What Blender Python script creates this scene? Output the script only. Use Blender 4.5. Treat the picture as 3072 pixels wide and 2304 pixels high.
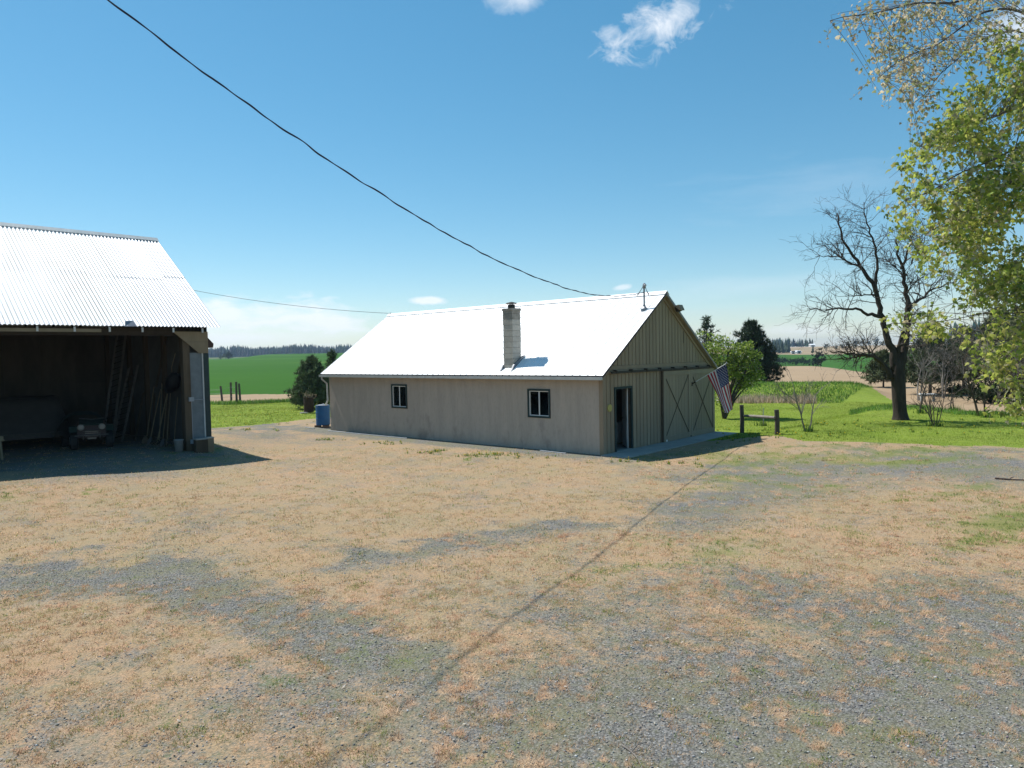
import bpy, math, random
import numpy as np
from mathutils import Matrix, Vector
random.seed(7); rng = np.random.default_rng(11)
for o in list(bpy.data.objects): bpy.data.objects.remove(o)
S = bpy.context.scene; C = S.collection
R_ = math.radians
# ---------------------------------------------------------------- camera
CH, PITCH, ROLL, F = 3.281, 0.0422, -0.0202, 2130.0
fw = np.array([0, math.cos(PITCH), -math.sin(PITCH)]); r0 = np.array([1., 0, 0]); u0 = np.cross(r0, fw)
cr = math.cos(ROLL)*r0 + math.sin(ROLL)*u0; cu = -math.sin(ROLL)*r0 + math.cos(ROLL)*u0
EYE = np.array([0, 0, CH])
cd = bpy.data.cameras.new('camera'); cam = bpy.data.objects.new('camera', cd); C.objects.link(cam)
cam.matrix_world = Matrix(((cr[0], cu[0], -fw[0], 0), (cr[1], cu[1], -fw[1], 0), (cr[2], cu[2], -fw[2], CH), (0, 0, 0, 1)))
cd.sensor_width = 36; cd.lens = F/3072*36; cd.clip_start = .05; cd.clip_end = 12000
S.camera = cam
def ray(x, y): return (x-1536)/F*cr - (y-1152)/F*cu + fw
def gp(x, y, z=0.): d = ray(x, y); return EYE + d*(z-CH)/d[2]          # pixel -> point at height z
def atd(x, y, dist): d = ray(x, y); return EYE + d*dist/d[1]           # pixel -> point at distance
def hor(x): return 1062.5 - .0202*(x-1536)                             # row of the horizon
# main building frame
YAW = .7284; A0 = np.array([2.8176, 22.3115, 0])
UX = np.array([math.cos(YAW), -math.sin(YAW), 0]); VY = np.array([math.sin(YAW), math.cos(YAW), 0])
# ---------------------------------------------------------------- light
SUN = .65*(UX*math.cos(R_(4)) + VY*math.sin(R_(4))) + np.array([0, 0, -1.]); SUN /= np.linalg.norm(SUN)
sl = bpy.data.lights.new('sun', 'SUN'); so = bpy.data.objects.new('sun', sl); C.objects.link(so)
sl.energy = 4.6; sl.angle = R_(.53); sl.color = (1, .965, .90)
so.rotation_euler = Vector(SUN).to_track_quat('-Z', 'Y').to_euler()
EXPOSURE = .50
w = bpy.data.worlds.new('World'); S.world = w; w.use_nodes = True
nt = w.node_tree; N = nt.nodes; L = nt.links
for n in list(N): N.remove(n)
wo = N.new('ShaderNodeOutputWorld'); bg = N.new('ShaderNodeBackground'); L.new(bg.outputs[0], wo.inputs[0])
sky = N.new('ShaderNodeTexSky'); sky.sky_type = 'NISHITA'; sky.sun_disc = False
sky.sun_elevation = math.asin(-SUN[2]); sky.sun_rotation = math.atan2(-SUN[0], -SUN[1])
sky.altitude = 800; sky.air_density = 1.0; sky.dust_density = .2; sky.ozone_density = 2.0
bg.inputs[1].default_value = .092
hs = N.new('ShaderNodeHueSaturation'); hs.inputs['Hue'].default_value = .483; hs.inputs['Saturation'].default_value = 1.43
gs = N.new('ShaderNodeVectorMath'); gs.operation = 'SCALE'; gs.inputs['Scale'].default_value = .16; L.new(sky.outputs[0], gs.inputs[0])
gm = N.new('ShaderNodeGamma'); gm.inputs[1].default_value = .79; L.new(gs.outputs[0], gm.inputs[0])
ge = N.new('ShaderNodeVectorMath'); ge.operation = 'SCALE'; ge.inputs['Scale'].default_value = 6.1; L.new(gm.outputs[0], ge.inputs[0]); L.new(ge.outputs[0], hs.inputs['Color'])
tc = N.new('ShaderNodeTexCoord')
def wn(t, **k):
    n = N.new(t)
    for a, b in k.items(): setattr(n, a, b)
    return n
def vdot(v, vec):
    n = wn('ShaderNodeVectorMath', operation='DOT_PRODUCT'); L.new(v, n.inputs[0]); n.inputs[1].default_value = vec; return n.outputs['Value']
def wm(op, a, b=None, c=None):
    n = wn('ShaderNodeMath', operation=op)
    for i, q in enumerate((a, b, c)):
        if q is None: continue
        if isinstance(q, (int, float)): n.inputs[i].default_value = q
        else: L.new(q, n.inputs[i])
    return n.outputs[0]
D = tc.outputs['Generated']
def wnoise(scale, stretch=(1, 1, 1), detail=7, rough=.6, dist=.3):
    mp = wn('ShaderNodeMapping'); mp.inputs['Scale'].default_value = stretch; L.new(D, mp.inputs[0])
    n = wn('ShaderNodeTexNoise'); n.inputs['Scale'].default_value = scale; n.inputs['Detail'].default_value = detail
    n.inputs['Roughness'].default_value = rough; n.inputs['Distortion'].default_value = dist; L.new(mp.outputs[0], n.inputs['Vector']); return n.outputs[0]
n_fine = wnoise(26, (1, 1, 1.3), 9, .62, .6); n_low = wnoise(14, (1, 1, 3.2), 8, .6, .2); n_thin = wnoise(8, (1, 1, 6), 8, .65, .2)
cov = None
for (px_, py_, rx_, ry_, tilt, sharp, op, ns, k) in (
        (1950, 88, 185, 74, -16, 1.0, .85, n_fine, 3.0), (1555, -2, 100, 40, 0, 1.0, .6, n_fine, 2.4), (1285, 902, 72, 17, 0, 2.4, .85, n_fine, 1.1),
        (1866, 862, 36, 12, -8, 2.0, .6, n_fine, 1.2), (830, 960, 330, 85, 0, 1.5, .85, n_low, 2.6), (760, 1012, 430, 50, 0, 1.1, .8, n_low, 1.6),
        (2400, 992, 230, 22, 0, 1.2, .45, n_low, 2.0), (3070, 70, 90, 70, 0, 1.2, .7, n_fine, 1.8), (2480, 560, 420, 110, -8, 1.0, .10, n_thin, 2.6), (2230, 860, 420, 45, -4, 1.0, .16, n_thin, 2.0)):
    c = ray(px_, py_); c = c/np.linalg.norm(c); rr = cr - c*(cr@c); rr /= np.linalg.norm(rr); uu = np.cross(rr, c)
    t = R_(tilt); a1 = (math.cos(t)*rr - math.sin(t)*uu); b1 = math.sin(t)*rr + math.cos(t)*uu
    aa = wm('DIVIDE', vdot(D, a1), rx_/F*1.0); bb = wm('DIVIDE', vdot(D, b1), ry_/F)
    dd = wm('SQRT', wm('ADD', wm('MULTIPLY', aa, aa), wm('MULTIPLY', bb, bb)))
    front = wm('GREATER_THAN', vdot(D, c), .6)
    f_ = wm('MULTIPLY', wm('SUBTRACT', wm('ADD', wm('SUBTRACT', 1, dd), wm('MULTIPLY', wm('SUBTRACT', ns, .5), k)), .12), sharp)
    n = wn('ShaderNodeMath', operation='MULTIPLY', use_clamp=True); L.new(f_, n.inputs[0]); n.inputs[1].default_value = 1.
    f_ = wm('MULTIPLY', wm('MULTIPLY', wm('SMOOTH_MIN', n.outputs[0], 1.0, .2), op), front)
    # keep the middle of the ellipse only
    e = wn('ShaderNodeMath', operation='SUBTRACT', use_clamp=True); e.inputs[0].default_value = 1.9; L.new(dd, e.inputs[1])
    f_ = wm('MULTIPLY', f_, e.outputs[0])
    cov = f_ if cov is None else wm('MAXIMUM', cov, f_)
mx = wn('ShaderNodeMix', data_type='RGBA'); L.new(cov, mx.inputs[0]); L.new(hs.outputs[0], mx.inputs[6]); mx.inputs[7].default_value = (8.0, 8.3, 8.7, 1)
L.new(mx.outputs[2], bg.inputs[0])
vs = S.view_settings; vs.view_transform = 'Standard'; vs.look = 'None'; vs.exposure = EXPOSURE; vs.gamma = 1; vs.use_curve_mapping = False
S.render.engine = 'CYCLES'
S.cycles.max_bounces = 8; S.cycles.transparent_max_bounces = 12; S.cycles.volume_bounces = 0
# ---------------------------------------------------------------- helpers: materials
MATS = {}
def mat(name, col, col2=None, scale=4., rough=.8, metal=0., bump=0., bscale=None, stretch=(1, 1, 1), spots=None, rand=0., spec=.4, detail=6, contrast=(.35, .65)):
    """procedural: two colours mixed by noise, optional dark/rust spots, optional variation per object"""
    m = bpy.data.materials.new(name); m.use_nodes = True; t = m.node_tree; b = t.nodes['Principled BSDF']
    b.inputs['Roughness'].default_value = rough; b.inputs['Metallic'].default_value = metal; b.inputs['Specular IOR Level'].default_value = spec
    co = t.nodes.new('ShaderNodeTexCoord'); mp = t.nodes.new('ShaderNodeMapping'); mp.inputs['Scale'].default_value = stretch
    t.links.new(co.outputs['Object'], mp.inputs[0])
    nz = t.nodes.new('ShaderNodeTexNoise'); nz.inputs['Scale'].default_value = scale; nz.inputs['Detail'].default_value = detail; nz.inputs['Roughness'].default_value = .62
    t.links.new(mp.outputs[0], nz.inputs['Vector'])
    mr = t.nodes.new('ShaderNodeMapRange'); mr.inputs[1].default_value, mr.inputs[2].default_value = contrast; t.links.new(nz.outputs[0], mr.inputs[0])
    mi = t.nodes.new('ShaderNodeMix'); mi.data_type = 'RGBA'
    mi.inputs[6].default_value = (*col, 1); mi.inputs[7].default_value = (*(col2 or [c*.8 for c in col]), 1)
    t.links.new(mr.outputs[0], mi.inputs[0]); out = mi.outputs[2]
    if spots:
        n2 = t.nodes.new('ShaderNodeTexNoise'); n2.inputs['Scale'].default_value = spots[1]; n2.inputs['Detail'].default_value = 8; n2.inputs['Roughness'].default_value = .7
        t.links.new(mp.outputs[0], n2.inputs['Vector'])
        m2 = t.nodes.new('ShaderNodeMapRange'); m2.inputs[1].default_value = spots[2]; m2.inputs[2].default_value = spots[2]+.12; m2.inputs[4].default_value = spots[3] if len(spots) > 3 else .9
        t.links.new(n2.outputs[0], m2.inputs[0])
        x2 = t.nodes.new('ShaderNodeMix'); x2.data_type = 'RGBA'; t.links.new(m2.outputs[0], x2.inputs[0]); t.links.new(out, x2.inputs[6]); x2.inputs[7].default_value = (*spots[0], 1); out = x2.outputs[2]
    if rand:
        oi = t.nodes.new('ShaderNodeObjectInfo'); h = t.nodes.new('ShaderNodeHueSaturation')
        r2 = t.nodes.new('ShaderNodeMapRange'); r2.inputs[3].default_value = 1-rand; r2.inputs[4].default_value = 1+rand
        t.links.new(oi.outputs['Random'], r2.inputs[0]); t.links.new(r2.outputs[0], h.inputs['Value']); t.links.new(out, h.inputs['Color']); out = h.outputs[0]
    t.links.new(out, b.inputs['Base Color'])
    if bump:
        n3 = t.nodes.new('ShaderNodeTexNoise'); n3.inputs['Scale'].default_value = bscale or scale*5; n3.inputs['Detail'].default_value = 5
        t.links.new(mp.outputs[0], n3.inputs['Vector'])
        bp = t.nodes.new('ShaderNodeBump'); bp.inputs['Strength'].default_value = bump; bp.inputs['Distance'].default_value = .02
        t.links.new(n3.outputs[0], bp.inputs['Height']); t.links.new(bp.outputs[0], b.inputs['Normal'])
    MATS[name] = m; return m
def vmat(name, rough=.8, transl=0., spec=.2, attr='col', nscale=0):
    """colour from the mesh's colour attribute (own colour of each leaf or blade)"""
    m = bpy.data.materials.new(name); m.use_nodes = True; t = m.node_tree; b = t.nodes['Principled BSDF']
    a = t.nodes.new('ShaderNodeAttribute'); a.attribute_name = attr; t.links.new(a.outputs['Color'], b.inputs['Base Color'])
    b.inputs['Roughness'].default_value = rough; b.inputs['Specular IOR Level'].default_value = spec
    if transl:
        tr = t.nodes.new('ShaderNodeBsdfTranslucent'); t.links.new(a.outputs['Color'], tr.inputs['Color'])
        mi = t.nodes.new('ShaderNodeMixShader'); mi.inputs[0].default_value = transl
        t.links.new(b.outputs[0], mi.inputs[1]); t.links.new(tr.outputs[0], mi.inputs[2]); t.links.new(mi.outputs[0], t.nodes['Material Output'].inputs[0])
    MATS[name] = m; return m
def glass(name, tint=(.75, .8, .78)):
    m = bpy.data.materials.new(name); m.use_nodes = True; t = m.node_tree; t.nodes.remove(t.nodes['Principled BSDF'])
    tr = t.nodes.new('ShaderNodeBsdfTransparent'); tr.inputs[0].default_value = (*tint, 1)
    gl = t.nodes.new('ShaderNodeBsdfGlossy'); gl.inputs['Roughness'].default_value = .02
    fr = t.nodes.new('ShaderNodeFresnel'); fr.inputs[0].default_value = 1.9
    mi = t.nodes.new('ShaderNodeMixShader'); t.links.new(fr.outputs[0], mi.inputs[0]); t.links.new(tr.outputs[0], mi.inputs[1]); t.links.new(gl.outputs[0], mi.inputs[2])
    t.links.new(mi.outputs[0], t.nodes['Material Output'].inputs[0]); MATS[name] = m; return m
# ---------------------------------------------------------------- helpers: meshes
class MB:
    def __init__(s): s.v = []; s.f = []
    def add(s, vs, fs):
        k = len(s.v); s.v += [tuple(map(float, p)) for p in vs]; s.f += [tuple(i+k for i in f) for f in fs]; return s
    def box(s, x0, x1, y0, y1, z0, z1):
        return s.add([(x0,y0,z0),(x1,y0,z0),(x1,y1,z0),(x0,y1,z0),(x0,y0,z1),(x1,y0,z1),(x1,y1,z1),(x0,y1,z1)],
                     [(0,3,2,1),(4,5,6,7),(0,1,5,4),(1,2,6,5),(2,3,7,6),(3,0,4,7)])
    def prism(s, pts, axis, lo, hi):
        """polygon (list of 2-tuples) extruded along an axis"""
        def mk(p, q): return {'x': (q, p[0], p[1]), 'y': (p[0], q, p[1]), 'z': (p[0], p[1], q)}[axis]
        n = len(pts); vs = [mk(p, lo) for p in pts]+[mk(p, hi) for p in pts]
        return s.add(vs, [tuple(range(n)), tuple(range(2*n-1, n-1, -1))]+[(i, (i+1) % n+0, (i+1) % n+n, i+n)[::-1] for i in range(n)])
    def tube(s, path, rad, n=8, cap=True):
        path = np.asarray(path, float); m = len(path); rad = np.broadcast_to(np.asarray(rad, float), (m,))
        vs = []; up = None
        for i in range(m):
            t = path[min(i+1, m-1)]-path[max(i-1, 0)]; t = t/(np.linalg.norm(t)+1e-9)
            if up is None:
                up = np.cross(t, [0, 0, 1.]); 
                if np.linalg.norm(up) < .05: up = np.cross(t, [0, 1., 0])
            up = up - t*(up@t); up = up/(np.linalg.norm(up)+1e-9); q = np.cross(t, up)
            for j in range(n):
                a = 2*math.pi*j/n; vs.append(path[i]+rad[i]*(math.cos(a)*up+math.sin(a)*q))
        fs = [(i*n+j, i*n+(j+1) % n, (i+1)*n+(j+1) % n, (i+1)*n+j) for i in range(m-1) for j in range(n)]
        if cap: fs += [tuple(range(n))[::-1], tuple(range((m-1)*n, m*n))]
        return s.add(vs, fs)
    def lathe(s, prof, n=20, c=(0, 0)):
        vs = [(c[0]+r*math.cos(2*math.pi*j/n), c[1]+r*math.sin(2*math.pi*j/n), z) for r, z in prof for j in range(n)]; m = len(prof)
        return s.add(vs, [(i*n+j, i*n+(j+1) % n, (i+1)*n+(j+1) % n, (i+1)*n+j) for i in range(m-1) for j in range(n)]+[tuple(range(n))[::-1], tuple(range((m-1)*n, m*n))])
    def beam(s, p, q, wd, th, up=(0, 0, 1)):
        """board from p to q"""
        p = np.asarray(p, float); q = np.asarray(q, float); t = (q-p)/np.linalg.norm(q-p); sd = np.cross(t, up); sd = sd/np.linalg.norm(sd); u = np.cross(sd, t)
        vs = [b+sd*i*wd/2+u*j*th/2 for b in (p, q) for i, j in ((-1, -1), (1, -1), (1, 1), (-1, 1))]
        return s.add(vs, [(0,1,2,3),(7,6,5,4),(0,4,5,1),(1,5,6,2),(2,6,7,3),(3,7,4,0)])
def mesh_of(mb, smooth=False):
    me = bpy.data.meshes.new('mesh'); me.from_pydata(mb.v, [], mb.f); me.update()
    if smooth: me.polygons.foreach_set('use_smooth', [True]*len(me.polygons))
    return me
def fast_mesh(V, Fc, cols=None, attrs=None, smooth=False):
    """numpy mesh: V (n,3), Fc (m,k) constant k, cols (n,3) per vertex"""
    me = bpy.data.meshes.new('mesh'); V = np.ascontiguousarray(V, np.float32); Fc = np.ascontiguousarray(Fc, np.int32); m, k = Fc.shape
    me.vertices.add(len(V)); me.vertices.foreach_set('co', V.ravel()); me.loops.add(m*k); me.loops.foreach_set('vertex_index', Fc.ravel())
    me.polygons.add(m); me.polygons.foreach_set('loop_start', np.arange(0, m*k, k, dtype=np.int32))
    if smooth: me.polygons.foreach_set('use_smooth', np.ones(m, bool))
    me.update(calc_edges=True)
    if cols is not None:
        a = me.attributes.new('col', 'FLOAT_COLOR', 'POINT'); a.data.foreach_set('color', np.concatenate([cols, np.ones((len(V), 1))], 1).astype(np.float32).ravel())
    for k_, arr in (attrs or {}).items():
        a = me.attributes.new(k_, 'FLOAT', 'POINT'); a.data.foreach_set('value', np.asarray(arr, np.float32))
    return me
def link(name, me, m, parent=None):
    o = bpy.data.objects.new(name, me); C.objects.link(o)
    if m is not None and not len(me.materials): me.materials.append(m if not isinstance(m, str) else MATS[m])
    if parent is not None: o.parent = parent
    return o
def part(name, mb, m, parent, smooth=False): return link(name, mesh_of(mb, smooth), m, parent)
def tag(o, label=None, cat=None, group=None, kind=None):
    for k, v in (('label', label), ('category', cat), ('group', group), ('kind', kind)):
        if v: o[k] = v
    return o
def thing(name, label, cat, loc=(0, 0, 0), rz=0., group=None):
    o = bpy.data.objects.new(name, None); C.objects.link(o); o.location = tuple(map(float, loc)); o.rotation_euler = (0, 0, rz); o.empty_display_size = .2
    return tag(o, label, cat, group)
def sst(x, a, b):
    t = np.clip((np.asarray(x, float)-a)/(b-a), 0, 1); return t*t*(3-2*t)
def vnoise(x, y, seed=0, oct=4, lac=2.03, gain=.5):
    """value noise, vectorised"""
    x = np.asarray(x, float); y = np.asarray(y, float); out = 0; amp = 1; tot = 0
    for o in range(oct):
        xi = np.floor(x).astype(np.int64); yi = np.floor(y).astype(np.int64); fx = x-xi; fy = y-yi; fx = fx*fx*(3-2*fx); fy = fy*fy*(3-2*fy)
        def h(i, j):
            n = (i*374761393+j*668265263+(seed+o*17)*974634777) & 0x7fffffff; n = ((n ^ (n >> 13))*1274126177) & 0x7fffffff
            return ((n ^ (n >> 16)) & 0xffff)/65535.
        v = (h(xi, yi)*(1-fx)+h(xi+1, yi)*fx)*(1-fy)+(h(xi, yi+1)*(1-fx)+h(xi+1, yi+1)*fx)*fy
        out = out+v*amp; tot += amp; amp *= gain; x = x*lac+13.7; y = y*lac+7.1
    return out/tot
# ---------------------------------------------------------------- terrain
def proj(P):
    d = np.asarray(P, float)-EYE; zc = d@fw; zc = np.where(np.abs(zc) < 1e-3, 1e-3, zc); return 1536+F*(d@cr)/zc, 1152-F*(d@cu)/zc, zc
RL = np.array([0, 40, 57, 75, 120, 200, 350, 600, 720, 1200, 2200, 4000.]); ZL = np.array([0, 0, 0, 0., .75, 1.6, 3.6, 7.2, 6.0, 7.0, 8.5, 10])
RR = np.array([0, 30, 55, 100, 200, 240, 320, 500, 560, 600, 1000, 1300, 4000.]); ZR = np.array([0, .05, .1, 0, -1.2, -3.2, -5.2, -.95, -1.3, -.9, 5.2, 4.2, 9])
def smooth_interp(r, R, Z):
    lr = np.log(np.maximum(r, 1)+20); lR = np.log(R+20); acc = 0
    for k in (-.07, -.035, 0, .035, .07): acc = acc+np.interp(lr+k, lR, Z)
    return acc/5
def gz(x, y):
    x = np.asarray(x, float); y = np.asarray(y, float); r = np.hypot(x, y); az = np.degrees(np.arctan2(x, y))
    s = sst(az, -12, 12); front = sst(np.cos(np.radians(az)), -.2, .35)
    z = (smooth_interp(r, RL, ZL)*(1-s)+smooth_interp(r, RR, ZR)*s)*front
    X = 1536+F*np.tan(np.radians(np.clip(az, -75, 75)))
    z = z+.85*np.exp(-((r-51)/4.2)**2)*sst(X, 2050, 2250)*(1-sst(X, 2540, 2720))*front          # grass bank in front of the ploughed field
    z = z+.30*np.exp(-((r-37)/2.4)**2)*sst(X, 2540, 2640)*(1-sst(X, 2760, 2880))*front
    z = z-2.0*sst(X, 2420, 2640)*np.exp(-((r-210)/70)**2)*front-4.2*(1-sst(X, 650, 820))*np.exp(-((r-600)/170)**2)*front+1.2*np.sin(X*.012)*np.exp(-((r-430)/120)**2)*front*s
    u = (x-A0[0])*UX[0]+(y-A0[1])*UX[1]; v = (x-A0[0])*VY[0]+(y-A0[1])*VY[1]
    z = z+.28*sst(u, 1.3, 3.6)*sst(v, 0, 5)*(1-sst(r, 32, 42))                                   # yard higher to the right of the workshop
    z = z+.30*sst(-x, 8.5, 13.5)*(1-sst(y, 27, 36))*sst(y, 6, 15)*front                        # and in front of the shed
    und = (vnoise(x*.25+50, y*.25+50, 3, 3)-.5)*.10+(vnoise(x*1.3, y*1.3, 5, 2)-.5)*.018
    flat = 1-np.exp(-(np.minimum(np.abs(u+7.5)-8.2, 1.)).clip(0)**2*4-(np.minimum(np.abs(v-3.7)-4.4, 1.)).clip(0)**2*4)  # level around the workshop
    return z+und*flat*(r < 300)-.012*(1-flat)
def gpt(x, y):
    """pixel -> point on the terrain"""
    z = 0.
    for _ in range(12): q = gp(x, y, z); z = float(gz(q[0], q[1]))
    return np.array([q[0], q[1], z])
def bound(pts):
    xs, ys = zip(*pts); return lambda X: np.interp(X, xs, ys)
LAWN_X = [1900, 2180, 2285, 2400, 2600, 2800, 3072, 4500]; LAWN_R = [25.6, 26.6]+[float(np.hypot(*gpt(a, b)[:2])) for a, b in ((2285, 1309), (2400, 1318), (2600, 1327), (2800, 1334), (3072, 1345))]+[22]
def region(x, y):
    """0 yard 1 lawn 2 ploughed 3 green field 4 far brown hill 5 woodland floor"""
    r = np.hypot(x, y); az = np.degrees(np.arctan2(x, y)); s = az > 3
    X = 1536+F*np.tan(np.radians(np.clip(az, -75, 75))); wob = (vnoise(x*.7, y*.7, 9, 3)-.5)*1.2
    lawnR = np.interp(X, LAWN_X, LAWN_R)
    lawnL = np.interp(X, [-3000, 620, 760, 960, 1300], [33, 36.5, 37.5, 40., 44])
    wobf = (vnoise(x*.02+9, y*.02, 19, 2)-.5)
    plowR = np.interp(X, [2000, 2600, 2760, 4000], [53.5, 53, 40.5, 39]); plowL = 57.+0*X
    out = np.where(s, np.where(r+wob < lawnR, 0, np.where(r+wob*.6 < plowR, 1, np.where(r < 240, 2, np.where(r < 545, 3, np.where(r < 1150, 4, 5))))),
                   np.where(r+wob < lawnL, 0, np.where(r+wob*.8 < plowL, 1, np.where(r < np.interp(X, [400, 1000], [77, 66]), 2, np.where(r < 760, 3, 5)))))
    return np.where(np.abs(az) > 75, np.where(r < 30, 0, np.where(r < 60, 1, np.where(r < 760, 3, 5))), out)
# masks of the yard: where the gravel shows, where weeds are green
GRAV = [(1700, 1650, 200, 25, .4),
        (2050, 1800, 330, 120, .30), (2500, 1950, 650, 200, .36), (2850, 1860, 330, 150, .42), (2950, 2200, 420, 230, .52), (2200, 2230, 420, 120, .28), (1500, 2130, 260, 130, .25), (1250, 2020, 160, 60, .40),
        (2350, 1420, 420, 42, .55), (2850, 1410, 420, 55, .6), (2150, 1510, 190, 45, .5), (2650, 1370, 520, 22, .45), (560, 1590, 130, 20, .45), (690, 1555, 130, 30, .3), (780, 1288, 260, 28, .85), (900, 1318, 220, 22, .65),
        (250, 1395, 480, 60, 1.1), (60, 1452, 260, 18, .7), (600, 2150, 420, 150, .22), (200, 2230, 200, 60, .25)]
GREEN = [(275, 1473, 75, 15, 1.1), (60, 1497, 110, 14, .5), (3000, 1560, 130, 80, .8), (2960, 1620, 90, 30, .9), (1150, 1990, 170, 90, .45), (820, 2080, 160, 60, .35), (1450, 2110, 130, 40, .5), (2400, 1590, 260, 50, .3),
         (2100, 1700, 330, 90, .3), (2500, 1368, 700, 34, .75), (2300, 1440, 400, 40, .5), (2800, 1470, 300, 30, .4), (1300, 2290, 500, 80, .35), (2200, 1385, 160, 14, .6), (1440, 1367, 60, 7, .9), (1100, 1345, 180, 10, .4), (620, 1350, 120, 26, 1.0), (720, 1375, 90, 10, .7), (2600, 2200, 500, 120, .25), (430, 1470, 120, 26, .35)]
BANDS = [([(-80, 1742), (300, 1738), (560, 1762), (800, 1840), (1000, 1905), (1190, 1965)], 190, 1.45), ([(980, 1702), (1200, 1668), (1400, 1632), (1620, 1590), (1800, 1575)], 85, 1.0), ([(1230, 1990), (1330, 2060), (1420, 2110)], 90, .6), ([(2060, 1560), (2300, 1440), (2600, 1400), (3150, 1395)], 190, .95), ([(2250, 1500), (2700, 1440), (3150, 1450)], 120, .7), ([(2080, 1700), (2400, 1800), (2800, 1860), (3150, 1880)], 150, .55), ([(2200, 2140), (2600, 2080), (3150, 2100)], 260, .5)]
def band(X, Y):
    out = 0
    for pts, w_, a in BANDS:
        d = 1e9
        for (x0, y0), (x1, y1) in zip(pts[:-1], pts[1:]):
            y0, y1 = y0*3, y1*3; t = np.clip(((X-x0)*(x1-x0)+(3*Y-y0)*(y1-y0))/((x1-x0)**2+(y1-y0)**2), 0, 1); d = np.minimum(d, np.hypot(X-x0-t*(x1-x0), 3*Y-y0-t*(y1-y0)))
        out = np.maximum(out, a*np.clip(1.3-d/w_, 0, 1))
    return out
def ell(X, Y, L_, seed, k):
    """soft patches with ragged edges, given by where they lie on the ground"""
    out = 0
    for i, (cx, cy, rx, ry, a) in enumerate(L_): out = np.maximum(out, a*np.clip(1.25-np.sqrt(((X-cx)/rx)**2+((Y-cy)/ry)**2), 0, 1))
    return out
def yard_masks(x, y, z):
    X, Y, zc = proj(np.stack([x, y, z], -1)); ok = (zc > 1)
    n1 = vnoise(x*.9, y*.9, 21, 4); n2 = vnoise(x*2.7+3, y*2.7, 23, 3)
    n3 = vnoise(x*.35+7, y*.35, 27, 3)
    g = (np.maximum(ell(X+(n1-.5)*260, Y+(n2-.5)*70+(n1-.5)*60, GRAV, 0, 0), band(X+(n1-.5)*180, Y+(n2-.5)*60+(n1-.5)*45))*.72+.14+.60*sst(X, 1350, 1950)*sst(Y, 1640, 1800)*(.55+.9*n3)+.34*sst(Y, 1820, 2120)*(.4+1.2*n3))*ok+(n1-.5)*1.0+(n2-.5)*.6+(n3-.5)*.5
    u = (x-A0[0])*UX[0]+(y-A0[1])*UX[1]; v = (x-A0[0])*VY[0]+(y-A0[1])*VY[1]
    g = g+1.2*sst(v, -1.5+0*v, -.5)*(1-sst(v, 8, 9))*sst(-u, -.6, .6)*(1-sst(-u, 15.6, 17))          # gravel strip along the long wall
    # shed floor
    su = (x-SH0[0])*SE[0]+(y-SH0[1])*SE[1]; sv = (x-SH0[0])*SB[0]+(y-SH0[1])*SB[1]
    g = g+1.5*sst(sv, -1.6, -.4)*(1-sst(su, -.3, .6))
    e = (ell(X+(n1-.5)*240, Y+(n2-.5)*90, GREEN, 0, 0)*.85+.06+.10*sst(X, 1500, 2200))*ok+(vnoise(x*1.7+8, y*1.7, 31, 4)-.5)*1.3
    return np.clip(g, 0, 1), np.clip(e, 0, 1), vnoise(x*.35+4, y*.35, 41, 3)
# shed frame (needed by the masks)
SYAW = R_(47); SE = np.array([math.cos(SYAW), math.sin(SYAW), 0]); SB = np.array([-math.sin(SYAW), math.cos(SYAW), 0]); SH0 = np.array([-10.64, 24.84, .0])
az = np.concatenate([np.arange(-180, -44, 4.), np.arange(-44, 44.01, .18), np.arange(48, 180.1, 4.)])
rs = [2.0]
while rs[-1] < 4000: rs.append(rs[-1]+(max(.065, rs[-1]*.0075) if rs[-1] < 70 else rs[-1]*.025))
rs = np.array(rs)
RG, AG = np.meshgrid(rs, np.radians(az), indexing='ij'); gx = RG*np.sin(AG); gy = RG*np.cos(AG); gzv = gz(gx, gy)
nr, na = gx.shape; idx = np.arange(nr*na).reshape(nr, na)
Q = np.stack([idx[:-1, :-1], idx[:-1, 1:], idx[1:, 1:], idx[1:, :-1]], -1).reshape(-1, 4)[:, ::-1]
V = np.stack([gx, gy, gzv], -1).reshape(-1, 3)
fc = V[Q].mean(1); reg = region(fc[:, 0], fc[:, 1])
def noise_node(t, co, sc, det=6, ro=.6, dist=0.):
    n = t.nodes.new('ShaderNodeTexNoise'); n.inputs['Scale'].default_value = sc; n.inputs['Detail'].default_value = det; n.inputs['Roughness'].default_value = ro; n.inputs['Distortion'].default_value = dist
    t.links.new(co, n.inputs['Vector']); return n.outputs[0]
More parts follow.
